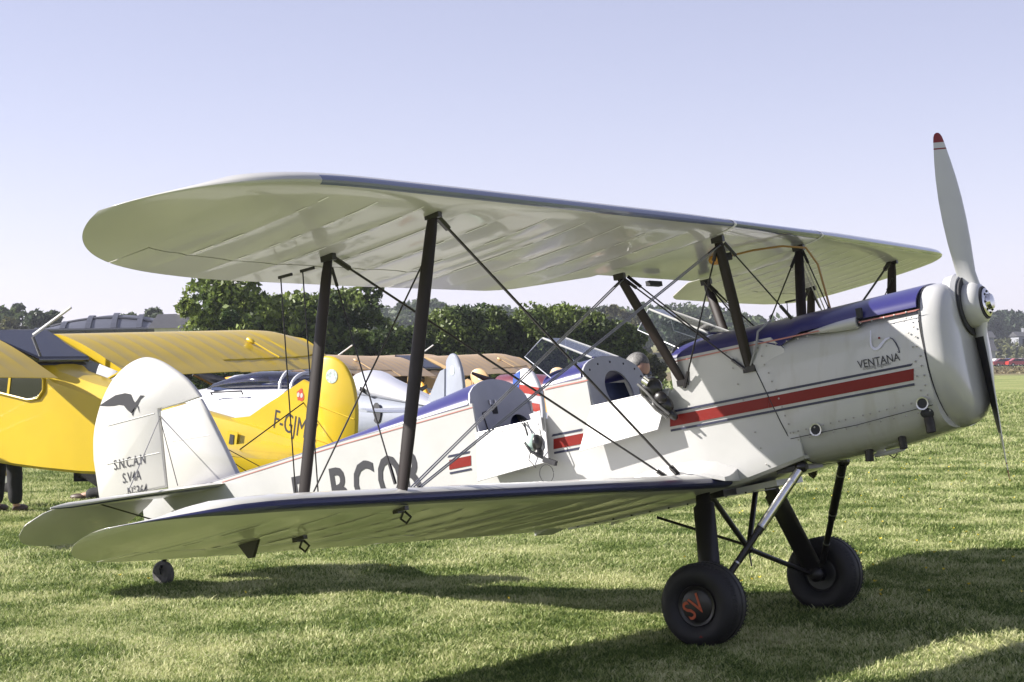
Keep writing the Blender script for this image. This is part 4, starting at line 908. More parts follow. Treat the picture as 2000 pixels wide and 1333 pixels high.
    m_ = MB(); m_.tube([(-5.005, .047, .16), (-5.01, .047, -.85)], .010, 5); build(m_, 'hinge_gap', mat('cream_tape', (.75, .68, .5), .5), rud, xf)
    for a, b_ in (((-5.06, -.05), (-5.62, -.12)), ((-5.06, -.45), (-5.66, -.50))): m_ = MB(); m_.tube([(a[0], .037, a[1]), (b_[0], .037, b_[1])], .008, 5); build(m_, 'rib_line', mt, rud, xf)
    m_ = MB(); m_.lathe([(0, .036), (.085, .036), (.085, .040), (0, .0405)], (-5.22, 0, .33), (0, 1, 0), 24); build(m_, 'sticker', mat('pale_sticker', (.62, .72, .70), .4, noise=.5, nscale=40), rud, xf)
    m_ = MB(); m_.box((-3.95, .18, -.66), (.16, .012, .20)); bx_ = build(m_, 'access_panel', mt, r_, xf)
    m_ = MB(); m_.slab([(-3.92, .1905, -.60), (-3.98, .1905, -.60), (-3.985, .1905, -.72), (-3.915, .1905, -.72)], (0, 1, 0), .006); build(m_, 'handle_slot', GREYD, bx_, xf)
    if letters:
        t = text_mb(letters, .335, (-4.44, .049, -.43), (-1, 0, -.08), (0, 0, 1), .0, .60, -.004); build(t, 'registration', LETTER, fin, xf, smooth=0)
        e_ = MB(); e_.add([(-4.80+.055*math.cos(a)+.01*math.sin(3*a), .048, .03+.075*math.sin(a)+.012*math.cos(4*a)) for a in np.linspace(0, 6.1, 18)], [tuple(range(18))]); e_o = build(e_, 'tail_emblem', mat('emblem_red', (.45, .05, .02), .5), fin, xf, smooth=0)
        for q in (-.02, .03): e_ = MB(); e_.add([(-4.80+q+.02*math.cos(a), .050, .03+.03*math.sin(a)) for a in np.linspace(0, 6.1, 12)], [tuple(range(12))]); build(e_, 'emblem_spot', WHITE, e_o, xf, smooth=0)
    m_ = MB(); m_.lathe([(0, .14), (.07, .10), (.12, 0), (0, -.02)], (1.45, 0, -.78), (1, 0, 0), 14); pr_ = build(m_, 'propeller', DARKMETAL, r_, xf)
    for s in (-1, 1): m_ = MB(); m_.tube([(1.5, 0, -.78), (1.5, s*.25, -.70), (1.5, s*.9, -.5)], [.05, .08, .03], 8, flat=((0, 0, 1), .25)); build(m_, 'blade', DARKMETAL, pr_, xf)
    wheel_part(r_, xf, (-5.1, 0, -1.13), .10, .06)
    m_ = MB(); m_.tube([(-4.9, 0, -.86), (-5.1, 0, -1.13)], .02, 6); build(m_, 'tail_spring', DARKMETAL, r_, xf)
    m_ = MB(); m_.tube([(-.22, -.02, .06), (-.62, -.25, .50)], [.022, .02], 8); build(m_, 'mast', mat('white_mast', (.78, .77, .74), .4), r_, xf)
    return r_
YP, KK = R(9.9), .82
loc0 = Vector((-11.02, 4.17, 1.955))
cub = high_wing_plane(loc0, R(181.7), YP, KK, YELLOW, 'bright yellow high-wing airplane at the left edge, behind the white rudder', 'F-GJMX')
def recolour(o, old, new):
    for ch in [o]+list(o.children_recursive):
        if ch.type == 'MESH' and any(m_ == old for m_ in ch.data.materials):
            ch.data = ch.data.copy()
            for i, m_ in enumerate(ch.data.materials):
                if m_ == old: ch.data.materials[i] = new
for D, px, mt, lab in ((44, 640, HAZEYELLOW, 'haze-paled yellow high-wing airplane whose wing shows just right of the yellow rudder'), (46, 800, HAZEYELLOW, 'haze-paled yellow high-wing airplane with wing tip ending under the rear windscreen')):
    c = copy_tree(cub); p = dl(D, (px-1000)/FPX*D); c.location = (p.x, p.y, gh(p.x, p.y)+1.955+.02); c['label'] = lab
    recolour(c, YELLOW, mt)
    for ch in list(c.children_recursive):
        if ch.name.split('.')[0] in ('registration', 'tail_emblem', 'emblem_spot'): bpy.data.objects.remove(ch)
# orange parts behind: fuselage of the first haze-paled plane is orange-yellow
def low_plane(loc, yaw, pitch, k, mt, label, canopy=True, slim=1., deckm=None, finm=None, stripes=False, wm=None, ring=False, sticker=False, finlow=None):
    xf = frame(loc, yaw, pitch, k); r_ = root('low_wing_airplane', loc, label, 'airplane', 'light aircraft parked behind the biplane')
    st = [(1.9, .22, -.05, -.42), (1.75, .38, .08, -.60), (1.2, .46, .16, -.72), (.5, .50, .22, -.80), (-.3, .50, .24, -.80), (-1.3, .46, .26, -.74), (-2.2, .34, .16, -.60), (-3.2, .22, .07, -.42), (-4.2, .10, .0, -.25), (-4.7, .05, -.02, -.18)]
    m_ = MB(); m_.loft([ell_ring(X, w, a*slim, b_) for X, w, a, b_ in st]); fu = build(m_, 'fuselage', mt, r_, xf, smooth=50)
    if canopy:
        m_ = MB(); m_.loft([ell_ring(X, w, z, .10, 20, 2.2) for X, w, z in ((.45, .30, .14), (.25, .42, .28), (-.1, .46, .40), (-.7, .46, .43), (-1.2, .42, .38), (-1.7, .30, .28), (-1.9, .2, .20))]); ca = build(m_, 'canopy', TINT, r_, xf, smooth=60)
        for X, w, z in ((-.02, .468, .43), (.2, .44, .34)):
            m_ = MB(); m_.tube([(X+.0, w*math.cos(a), .12+(z-.08)*math.sin(a)) for a in np.linspace(0, math.pi, 14)], .03, 6); build(m_, 'canopy_frame', mt, ca, xf)
        m_ = MB(); m_.box((-.7, 0, .16), (1.9, .7, .05)); m_.ball((-.9, .12, .26), (.10, .10, .11), 8); build(m_, 'seat', SEATB, r_, xf)
        for s in (-1, 1):
            m_ = MB(); m_.tube([(-1.5, s*.48, .05), (-1.5, s*.52, .10), (-.8, s*.53, .11), (-.8, s*.49, .04)], .014, 6); build(m_, 'grab_rail', GREYD, r_, xf)
    else:
        m_ = MB(); m_.loft([ell_ring(X, w, z, 0., 16, 2.) for X, w, z in ((-1.2, .40, .30), (-1.4, .40, .44), (-2.2, .30, .30), (-3.6, .14, .08), (-4.4, .06, .0))]); build(m_, 'top_deck', deckm or mt, r_, xf, smooth=60)
        m_ = MB(); m_.box((-.7, 0, .20), (.9, .5, .10)); build(m_, 'cockpit', GREYD, r_, xf)
        m_ = MB(); m_.slab([(-.15, -.2, .2), (-.15, .2, .2), (-.42, .15, .45), (-.42, -.15, .45)], (1, 0, .8), .01); build(m_, 'windscreen', GLASS, r_, xf)
    for s in (-1, 1):
        w_ = simple_wing(r_, xf, s, .40, 4.1, .45, 1.45, -.62, .03, wm or mt, GREYD, ail=(2.2, 3.6), tip=.5)
        m_ = MB(); rings = []
        for y in np.linspace(.04, 1.3, 10):
            c = .85*math.sqrt(max(1-(y/1.36)**4, .02)); rings.append([(-3.85-.1*y-c*f, s*y, .0+h) for f, h in ((0, 0), (.2, .025), (.8, .015), (1, 0), (.8, -.015), (.2, -.025))])
        m_.loft(rings); build(m_, 'tailplane', mt, r_, xf)
        wheel_part(r_, xf, (.45, s*1.0, -1.18), .21, .14); m_ = MB(); m_.tube([(.3, s*.9, -.55), (.45, s*.98, -1.15)], .04, 8); build(m_, 'gear_leg', mt, r_, xf)
    fm = finm or mt
    fin = slab_part([(-3.55, .02), (-3.9, .42), (-4.05, .56), (-4.22, .60), (-4.22, -.1), (-3.7, -.05)], 0, .07, 'fin', fm, r_, xf, .02)
    rud = slab_part([(-4.235, .60), (-4.235, .74), (-4.4, .84), (-4.58, .80), (-4.75, .60), (-4.84, .30), (-4.86, 0), (-4.8, -.2), (-4.24, -.22)], 0, .06, 'rudder', fm, r_, xf, .02)
    if finlow:
        slab_part([(-3.52, .02), (-4.22, .18), (-4.22, -.1), (-3.6, -.05)], 0, .078, 'fin_base', finlow, fin, xf, .005); slab_part([(-4.235, .18), (-4.845, .34), (-4.855, .0), (-4.3, -.1)], 0, .068, 'rudder_base', finlow, rud, xf, .005)
    if sticker: m_ = MB(); m_.lathe([(0, .031), (.07, .031), (.07, .036), (0, .0365)], (-4.48, 0, .58), (0, 1, 0), 20); build(m_, 'sticker', mat('pale_sticker', (.62, .72, .70), .4), rud, xf)
    if ring: m_ = MB(); m_.lathe([(.13, .0), (.16, .02), (.16, .03), (.13, .03)], (-2.35, .30, -.18), (0, 1, 0), 24); build(m_, 'access_ring', GREYD, r_, xf)
    if stripes:
        slab_part([(-4.24, .72), (-4.24, -.2), (-4.36, -.2), (-4.36, .79)], 0, .068, 'blue_band', mat('flag_blue', (.03, .08, .32), .4), rud, xf, .002)
        for k_ in range(5):
            z0 = .62-.2*k_; slab_part([(-4.365, z0), (-4.365, z0-.1), (-4.83+.06*max(0, z0)*2, z0-.1), (-4.82+.08*max(0, z0)*2, z0)], 0, .067, 'red_band', mat('flag_red', (.30, .025, .015), .4), rud, xf, .002)
        t = text_mb('RE', .13, (-4.48, .036, .30), (-1, 0, 0), (0, 0, 1), 0, .8); build(t, 'lettering', LETTER, rud, xf, smooth=0)
        t = text_mb('EN', .15, (-3.98, .038, .34), (-1, 0, 0), (0, 0, 1), 0, .7); build(t, 'lettering', LETTER, fin, xf, smooth=0)
    m_ = MB(); m_.lathe([(0, .16), (.07, .12), (.13, 0), (0, -.02)], (1.92, 0, -.20), (1, 0, 0), 14); pr_ = build(m_, 'propeller', STEEL, r_, xf)
    for s in (-1, 1): m_ = MB(); m_.tube([(1.96, 0, -.20), (1.96, s*.25, -.10), (1.96, s*.85, .1)], [.05, .08, .03], 8, flat=((0, 0, 1), .25)); build(m_, 'blade', DARKMETAL, pr_, xf)
    wheel_part(r_, xf, (-4.5, 0, -.36) if pitch > .05 else (1.5, 0, -1.2), .10 if pitch > .05 else .18, .07)
    return r_
WHITE2 = mat('grey_white_paint', (.50, .50, .54), .3, coat=.4)
GREYPL = mat('shaded_grey_paint', (.24, .26, .31), .35, coat=.3, noise=.05)  # grey darkened so the shade on the fin sits in the paint
def at(px, D, z=0.): p = dl(D, (px-1000)/FPX*D); p.z = z; return p
# nose-right white tourer: origin is its cockpit sill
low_plane(at(585, 28, 1.15), R(-2), R(1), .92, WHITE2, 'white low-wing airplane with tinted bubble canopy, between white rudder and yellow tail')
yaw = R(165); tdir = Vector((math.cos(yaw), math.sin(yaw), 0))
def tail_at(px, D, z, k=.95): p = at(px, D, z)+tdir*4.45*k; return p
yaw = R(150); tdir = Vector((math.cos(yaw), math.sin(yaw), 0))
low_plane(tail_at(884, 24.5, 1.20, .9), yaw, R(3), .9, GREYPL, 'light grey airplane, shade mixed into its grey, with navy fin base, its fin above the blue deck', canopy=False, deckm=WHITE2, finlow=mat('deep_blue', (.02, .03, .13), .3), ring=True, sticker=True, slim=.4)
yaw = R(165); tdir = Vector((math.cos(yaw), math.sin(yaw), 0))
low_plane(tail_at(1022, 25, 1.22, 1.08), yaw, R(7), 1.08, WHITE2, 'airplane with red and white striped rudder seen through the rear cockpit', canopy=False, slim=.4, stripes=True, wm=mat('flag_blue', (.03, .08, .32), .4))
MAROON = mat('maroon_paint', (.12, .02, .03), .35, coat=.3)
low_plane(tail_at(1400, 34, 1.12), yaw, R(7), .9, MAROON, 'dark maroon airplane seen through the rear windscreen', canopy=False)
low_plane(tail_at(815, 33, 1.12), yaw, R(8), .95, ORANGEP, 'orange-yellow airplane under the haze-paled wing, right of the yellow rudder', canopy=False)
low_plane(tail_at(1062, 36, .95), yaw, R(8), .9, ORANGEP, 'orange-yellow airplane beyond the striped rudder', canopy=False)

# ==================================================================== PEOPLE
SKIN = mat('skin', (.42, .25, .18), .5, noise=.12, nscale=30); HAIR = mat('grey_hair', (.16, .155, .15), .6, noise=.6, nscale=90)
DARKCLOTH = mat('dark_trousers', (.012, .012, .016), .85, noise=.3, nscale=20, bump=.4, bscale=14); JACKET = mat('navy_jacket', (.02, .025, .05), .8, noise=.3, nscale=15)
SHOE = mat('brown_shoe', (.06, .035, .025), .5)
def skin_mesh(name, verts, edges, radii, mt, parent, sub=2):
    me = bpy.data.meshes.new(name); off = world_loc(parent); me.from_pydata([tuple(Vector(v)-off) for v in verts], edges, [])
    o = bpy.data.objects.new(name, me); C.objects.link(o)
    md = o.modifiers.new('skin', 'SKIN'); md.use_smooth_shade = True
    for i, r_ in enumerate(radii): me.skin_vertices[0].data[i].radius = (r_, r_) if not isinstance(r_, tuple) else r_
    me.skin_vertices[0].data[0].use_root = True
    s_ = o.modifiers.new('sub', 'SUBSURF'); s_.levels = sub; s_.render_levels = sub
    dg = bpy.context.evaluated_depsgraph_get(); m2 = bpy.data.meshes.new_from_object(o.evaluated_get(dg)); bpy.data.objects.remove(o)
    m2.materials.clear(); m2.materials.append(mt); m2.shade_smooth(); m2.name = name
    n_ = bpy.data.objects.new(name, m2); C.objects.link(n_); n_.parent = parent; return n_
def head_part(c, fwd, parent, hair=HAIR, glasses=True):
    fwd = Vector(fwd).normalized(); left = Vector((0, 0, 1)).cross(fwd).normalized(); up = fwd.cross(left); M = Matrix((fwd, left, up)).transposed()
    c = Vector(c); T = lambda p: c+M @ Vector(p); m_ = MB(); rings = []
    for i in range(1, 18):
        a = math.pi*i/18; z = math.cos(a)*.118; ring = []
        for j in range(24):
            b_ = 2*math.pi*j/24; x = math.cos(b_)*math.sin(a)*.098; y = math.sin(b_)*math.sin(a)*.075
            if z < -.02: x = x*(1-.25*(-z-.02)/.1)+.02*(-z-.02)/.1; y *= 1-.35*(-z-.02)/.1
            if x > .05: x += .024*math.exp(-(y/.014)**2-((z+.018)/.022)**2)-.009*math.exp(-((abs(y)-.032)/.014)**2-((z-.008)/.012)**2)+.008*math.exp(-(y/.025)**2-((z+.06)/.012)**2)
            ring.append(T((x, y, z)))
        rings.append(ring)
    m_.loft(rings)
    for s in (-1, 1): m_.loft([[T((-.005+q*(.030*math.cos(a)), s*(.072+d), -.005+q*.036*math.sin(a))) for a in np.linspace(0, 2*math.pi, 12, endpoint=False)] for q, d in ((.6, 0), (1, .012), (.8, .020), (.4, .012))])
    hd = build(m_, 'head', SKIN, parent, smooth=80)
    m_ = MB(); rings = []
    for i in range(1, 12):
        a = math.pi*.62*i/12; z = math.cos(a)*.126; ring = []
        for j in range(24):
            b_ = 2*math.pi*j/24; k = math.sin(a); x = math.cos(b_)*k*.104; lim = .058 if z < .075 else .2
            x = min(x, lim); ring.append(T((x-.006, math.sin(b_)*k*.080, z)))
        rings.append(ring)
    m_.loft(rings); build(m_, 'hair', hair, hd, smooth=80)
    if glasses:
        m_ = MB(); m_.tube([T((-.02, -.082, .012)), T((.05, -.075, .016)), T((.088, -.05, .012)), T((.10, 0, .012)), T((.088, .05, .012)), T((.05, .075, .016)), T((-.02, .082, .012))], [.003, .004, .014, .008, .014, .004, .003], 6); build(m_, 'sunglasses', BLACKV, hd)
    return hd
# man crouching on the far lower wing root, leaning into the front cockpit
hc = Vector(at(1243, 12.6, 1.52)); pr_ = root('person', (hc.x-.10, hc.y+.1, .93), 'grey-haired man with sunglasses leaning over the far side between the cockpits', 'person')
b0 = Vector((hc.x-.28, hc.y+.32, 1.02))
J = [b0, b0+Vector((.05, -.04, .16)), b0+Vector((.12, -.12, .34)), hc+Vector((-.03, .03, -.12)), b0+Vector((.12, .12, -.02)), b0+Vector((.36, .06, .04)), b0+Vector((.20, .10, -.10)), b0+Vector((.05, -.20, 0)), b0+Vector((.30, -.16, .03)), b0+Vector((.18, -.10, -.10)), hc+Vector((.02, .20, -.22)), hc+Vector((.24, .10, -.34)), hc+Vector((.46, -.06, -.28)), hc+Vector((.02, -.12, -.26)), hc+Vector((.20, -.20, -.36)), hc+Vector((.40, -.18, -.30)), hc+Vector((0, 0, -.03))]
skin_mesh('body', J, [(0, 1), (1, 2), (2, 3), (0, 4), (4, 5), (5, 6), (0, 7), (7, 8), (8, 9), (2, 10), (10, 11), (11, 12), (2, 13), (13, 14), (14, 15), (3, 16)], [.14, .13, .14, .055, .09, .065, .05, .09, .065, .05, .06, .045, .032, .06, .045, .032, .05], SKIN, pr_)
skin_mesh('jacket', J[:4]+J[10:12]+J[13:15], [(0, 1), (1, 2), (2, 3), (2, 4), (4, 5), (2, 6), (6, 7)], [.155, .15, .16, .068, .075, .058, .075, .058], JACKET, pr_)
skin_mesh('trousers', [J[0]]+J[4:10], [(0, 1), (1, 2), (2, 3), (0, 4), (4, 5), (5, 6)], [.155, .105, .08, .062, .105, .08, .062], DARKCLOTH, pr_)
head_part(hc, (.80, -.25, -.42), pr_)
m_ = MB(); m_.lathe([(.068, 0), (.078, .012), (.070, .03), (.06, .03)], hc+Vector((-.035, .03, -.145)), (.2, 0, 1), 16); build(m_, 'collar', mat('white_cotton', (.7, .7, .72), .8), pr_)
def standing(px, D, label, lean=0., yaw=0., kneel=False):
    b0 = at(px, D, 0); r_ = root('person', b0, label, 'person'); c, s_ = math.cos(yaw), math.sin(yaw)
    T = lambda p: Vector((b0.x+c*p[0]-s_*p[1], b0.y+s_*p[0]+c*p[1], p[2]))
    if not kneel: J = [(0, 0, .95), (0.02, 0, 1.15), (.04, 0, 1.40), (.05, 0, 1.53), (0, .10, .9), (.03, .12, .50), (-.02, .12, .09), (.10, .12, .04), (0, -.10, .9), (.0, -.12, .50), (.02, -.12, .09), (.14, -.12, .04), (.04, .20, 1.38), (.02, .26, 1.12), (.12, .24, .90), (.04, -.20, 1.38), (.02, -.26, 1.12), (.12, -.22, .90)]
    else: J = [(0, 0, .42), (.10, 0, .60), (.26, 0, .82), (.34, 0, .93), (.02, .12, .40), (.42, .16, .48), (.30, .16, .10), (.42, .16, .05), (.02, -.12, .40), (.40, -.15, .12), (.02, -.15, .08), (-.10, -.15, .05), (.26, .20, .80), (.36, .24, .58), (.52, .18, .50), (.26, -.20, .80), (.40, -.24, .60), (.55, -.16, .52)]
    J = [T(p) for p in J]
    skin_mesh('body', J, [(0, 1), (1, 2), (2, 3), (0, 4), (4, 5), (5, 6), (6, 7), (0, 8), (8, 9), (9, 10), (10, 11), (2, 12), (12, 13), (13, 14), (2, 15), (15, 16), (16, 17)], [.13, .12, .14, .055, .085, .06, .04, .035, .085, .06, .04, .035, .06, .042, .03, .06, .042, .03], SKIN, r_)
    skin_mesh('trousers', [J[0]]+J[4:7]+J[8:11], [(0, 1), (1, 2), (2, 3), (0, 4), (4, 5), (5, 6)], [.155, .115, .092, .082, .115, .092, .082], DARKCLOTH, r_)
    skin_mesh('shirt', J[0:4]+J[12:14]+J[15:17], [(0, 1), (1, 2), (2, 3), (2, 4), (4, 5), (2, 6), (6, 7)], [.145, .14, .155, .065, .072, .05, .072, .05], mat('dark_shirt', (.03, .035, .05), .85), r_)
    for i, j in ((6, 7), (10, 11)): m_ = MB(); m_.ball((J[i]*.35+J[j]*.65)-Vector((0, 0, .005)), (.13, .055, .045), 10, rot=Matrix.Rotation(math.atan2((J[j]-J[i]).y, (J[j]-J[i]).x), 3, 'Z')); build(m_, 'shoe', SHOE, r_)
    head_part(J[3]+Vector((.02, 0, .15)), T((1, 0, .1))-T((0, 0, 0))-Vector((0, 0, 0)), r_, glasses=False)
standing(8, 20.8, 'standing person with dark trousers beyond the yellow fuselage at the left edge', yaw=R(100))
standing(172, 22.6, 'kneeling person in dark clothes beyond the yellow fuselage', yaw=R(20), kneel=True)

# ==================================================================== BUILDINGS
def bl(D, l, z): p = dl(D, l); p.z = z; return p
HG = mat('hangar_dark_sheet', (.075, .08, .105), .5, noise=.15, nscale=2); HG2 = mat('hangar_rib', (.045, .048, .065), .5)
D0 = 150; k_ = D0/FPX; lx = lambda px: (px-1000)*k_
hr = root('hangar', dl(D0+6, lx(190)), 'dark arched-roof hangar on the left, behind the yellow wing', 'hangar')
def hroof(l, d): t = (l-lx(192))/(lx(335)-lx(192)); a = max(0, 1-t*t); return 4.9+1.45*a*math.sin(min(d/9, 1)*math.pi/2)**.8
m_ = MB(); ls_ = np.linspace(lx(52), lx(334), 25); ds_ = np.linspace(0, 9, 8); rings = [[bl(D0+d, l, hroof(l, d)) for l in ls_] for d in ds_]
rings = [[bl(D0+d, l, hroof(l, d)) for l in ls_] for d in ds_]; m_.loft(rings, closed=False)
m_.add([bl(D0+9, l, z) for l in ls_ for z in (0, hroof(l, 9))], [(2*i, 2*i+1, 2*i+3, 2*i+2) for i in range(24)]); build(m_, 'roof', HG, hr)
m_ = MB(); P_ = [bl(D0, lx(50), 0), bl(D0, lx(336), 0), bl(D0+9, lx(336), 0), bl(D0+9, lx(50), 0)]; m_.loft([P_, [p+Vector((0, 0, 4.9)) for p in P_]]); build(m_, 'wall', HG, hr)
for i in range(6):
    l0 = lx(62+50*i); m_ = MB(); pts = [bl(D0+d-.05, l0-1.1+1.5*(1-d/9)*1.0, hroof(l0-1.1+1.5*(1-d/9), d)+.05) for d in np.linspace(0, 9, 8)]
    for a, b_ in zip(pts[:-1], pts[1:]):
        e = dl(1, .22)-dl(1, 0); m_.add([a-e, a+e, b_+e, b_-e, a-e+Vector((0, 0, .12)), a+e+Vector((0, 0, .12)), b_+e+Vector((0, 0, .12)), b_-e+Vector((0, 0, .12))], [(0, 1, 2, 3), (4, 5, 6, 7), (0, 1, 5, 4), (2, 3, 7, 6), (1, 2, 6, 5), (0, 3, 7, 4)])
    build(m_, 'roof_rib', HG2, hr)
    m_ = MB(); m_.box(bl(D0-.15, lx(50+72*i*.8), 2.3), (.3, .3, 4.9)); build(m_, 'column', HG2, hr)
m_ = MB(); pts = [bl(D0+4.0, l, hroof(l, 4.0)+.06) for l in ls_[2:-2]]; m_.tube(pts, .12, 5); build(m_, 'roof_band', HG2, hr)
m_ = MB(); m_.tube([bl(D0-.2, lx(20), 4.92), bl(D0-.2, lx(338), 4.92)], .14, 6); build(m_, 'gutter', HG2, hr)
m_ = MB(); m_.box(bl(D0-.4, lx(234), 3.55), (.35, .08, .5)); build(m_, 'lamp', WHITE, hr)
sh_ = root('long_shed', dl(D0+3, lx(-20)), 'low grey shed with pale stripe joined to the hangar at the left edge', 'shed')
m_ = MB(); P_ = [bl(D0-1, lx(-140), 0), bl(D0-1, lx(46), 0), bl(D0+6, lx(46), 0), bl(D0+6, lx(-140), 0)]; m_.loft([P_, [p+Vector((0, 0, 4.7)) for p in P_]]); build(m_, 'wall', HG, sh_)
m_ = MB(); P_ = [p+Vector((0, 0, 4.7)) for p in P_]; m_.loft([P_, [p+Vector((0, 0, .22)) for p in P_]]); build(m_, 'roof', HG2, sh_)
m_ = MB(); m_.add([bl(D0-1.03, lx(-140), 4.15), bl(D0-1.03, lx(44), 4.15), bl(D0-1.03, lx(44), 4.35), bl(D0-1.03, lx(-140), 4.35)], [(0, 1, 2, 3)]); build(m_, 'stripe', mat('pale_sheet', (.5, .5, .54), .5), sh_, smooth=0)
def house(px0, px1, D, zw, zr, wm, rm, label, wins=2, hip=.0):
    l0, l1 = (px0-1000)/FPX*D, (px1-1000)/FPX*D; r_ = root('house', dl(D+3, (l0+l1)/2), label, 'house'); dep = 7; z0 = gh(*dl(D, l0)[:2])-.3
    P_ = [bl(D, l0, z0), bl(D, l1, z0), bl(D+dep, l1, z0), bl(D+dep, l0, z0)]; m_ = MB(); m_.loft([P_, [Vector((p.x, p.y, zw)) for p in P_]]); w_ = build(m_, 'wall', wm, r_)
    m_ = MB(); e = .4; A = [bl(D-e, l0-e, zw-.1), bl(D-e, l1+e, zw-.1), bl(D+dep+e, l1+e, zw-.1), bl(D+dep+e, l0-e, zw-.1)]; rA, rB = bl(D+dep/2, l0-e+hip, zr), bl(D+dep/2, l1+e-hip, zr)
    m_.add(A+[rA, rB], [(0, 1, 5, 4), (2, 3, 4, 5), (1, 2, 5), (3, 0, 4), (0, 3, 2, 1)]); build(m_, 'roof', rm, r_, smooth=0)
    for i in range(wins):
        l = l0+(l1-l0)*(i+1)/(wins+1); c = bl(D-.04, l, zw-1.3); u = (dl(1, .45)-dl(1, 0)); f = MB(); f.loft([[c-u-Vector((0, 0, .6)), c+u-Vector((0, 0, .6)), c+u+Vector((0, 0, .6)), c-u+Vector((0, 0, .6))], [q-(dl(1, 0)-dl(0, 0))*.06 for q in [c-u-Vector((0, 0, .6)), c+u-Vector((0, 0, .6)), c+u+Vector((0, 0, .6)), c-u+Vector((0, 0, .6))]]]); build(f, 'window', GREYD, r_, smooth=0)
    m_ = MB(); m_.box(rA.lerp(rB, .7)+Vector((0, 0, .3)), (.6, .6, 1.1)); build(m_, 'chimney', wm, r_)
SLATE = mat('slate_roof', (.06, .06, .065), .6, noise=.3, nscale=4); RENDERW = mat('pale_render', (.62, .60, .56), .8, noise=.1, nscale=2); GREYW = mat('grey_metal_wall', (.28, .29, .32), .6, noise=.15)
house(302, 352, 130, 4.6, 5.6, RENDERW, SLATE, 'white house with dark slate roof between hangar and big tree', 1)
house(408, 462, 105, 5.7, 7.0, RENDERW, mat('pale_roof', (.45, .44, .44), .6), 'pale house showing through the top of the big tree', 1)
house(1838, 1944, 372, 3.1, 5.2, GREYW, SLATE, 'grey building with dark roof right of the propeller', 3)
house(1895, 1942, 395, 6.0, 7.4, GREYW, SLATE, 'beige building above the grey one right of the propeller', 2)
house(1990, 2012, 430, 6.6, 7.6, GREYW, SLATE, 'house on the slope at the right edge', 1)
m_ = MB(); a_, b2_ = (1905-1000)/FPX*366, (2060-1000)/FPX*366; P_ = [bl(366, a_, 0), bl(366, b2_, 0), bl(366.3, b2_, 0), bl(366.3, a_, 0)]; m_.loft([P_, [p+Vector((0, 0, 1.5)) for p in P_]])
build(m_, 'boundary_wall', mat('pale_wall', (.5, .49, .47), .8), label='long pale wall behind the parked cars on the right', cat='wall', origin=dl(366, (a_+b2_)/2))

# ------------------------------------------------------------------ haze
hm = bpy.data.materials.new('haze'); hm.use_nodes = True; hn = hm.node_tree; hn.nodes.remove(hn.nodes['Principled BSDF']); pv = hn.nodes.new('ShaderNodeVolumePrincipled')
pv.inputs['Color'].default_value = (.80, .84, .95, 1); pv.inputs['Density'].default_value = .0003; pv.inputs['Anisotropy'].default_value = .2
hn.links.new(pv.outputs[0], hn.nodes['Material Output'].inputs['Volume'])
m_ = MB(); m_.box((0, 0, 22), (5040, 5040, 48)); build(m_, 'haze', hm, kind='stuff', smooth=0)

# ==================================================================== PARKED CARS (far right)
def car(px, D, yaw, paint, label, k=1.):
    loc = at(px, D); loc.z = gh(loc.x, loc.y); xf = frame(loc, yaw, 0, k); r_ = root('parked_car', loc, label, 'car', 'cars parked at the far edge of the field')
    prof = [(2.1, .35), (2.15, .62), (1.9, .78), (1.1, .93), (.45, 1.40), (-.9, 1.45), (-1.65, 1.02), (-2.05, .95), (-2.15, .6), (-2.1, .35)]
    m_ = MB(); m_.loft([[(x, y*(1 if z < 1 else .82), z) for x, z in prof] for y in (-.86, -.8, .8, .86)]); build(m_, 'body', paint, r_, xf, smooth=30)
    for s in (-1, 1):
        g_ = [(.95, .98), (.42, 1.33), (-.85, 1.37), (-1.45, 1.02)]; m_ = MB(); m_.slab([(x, s*(.865 if z < 1.1 else .735), z) for x, z in g_], (0, s, .2), .03); build(m_, 'side_window', TINT, r_, xf)
        for x in (1.3, -1.3): wheel_part(r_, xf, (x, s*.8, .33), .33, .2)
        m_ = MB(); m_.ball((2.08, s*.6, .66), (.08, .16, .09), 8); build(m_, 'headlight', CHROME, r_, xf)
    m_ = MB(); m_.slab([(1.08, -.68, .97), (1.08, .68, .97), (.5, .6, 1.37), (.5, -.6, 1.37)], (.6, 0, .8), .04); build(m_, 'windscreen', TINT, r_, xf)
cp = lambda n_, c: mat(n_, c, .3, coat=.6)
for px, D, yw, mt, lb in ((1930, 345, 40, cp('car_navy', (.02, .03, .08)), 'dark navy car, first of the row right of the propeller'), (1949, 338, 60, cp('car_white', (.7, .7, .7)), 'white car second in the far row'), (1962, 330, 30, cp('car_red', (.22, .012, .015)), 'red car third in the far row'), (1966, 352, 35, cp('car_yellow', (.65, .5, .03)), 'yellow car standing behind the red one'), (1940, 356, 35, cp('car_grey', (.25, .26, .28)), 'grey car half hidden behind the navy one'), (1955, 362, 120, cp('van_white', (.65, .65, .65)), 'white car turned side-on at the back of the far row'), (1994, 360, 20, cp('car_green', (.10, .25, .05)), 'green car behind the scarlet one'), (1976, 342, 50, cp('car_blue', (.05, .10, .25)), 'blue car between the two red ones'), (1989, 328, 38, cp('car_scarlet', (.38, .03, .02)), 'bright scarlet car near the right edge'), (2001, 346, 45, cp('car_silver', (.5, .5, .52)), 'silver car at the very right edge')):
    car(px, D, R(yw), mt, lb)

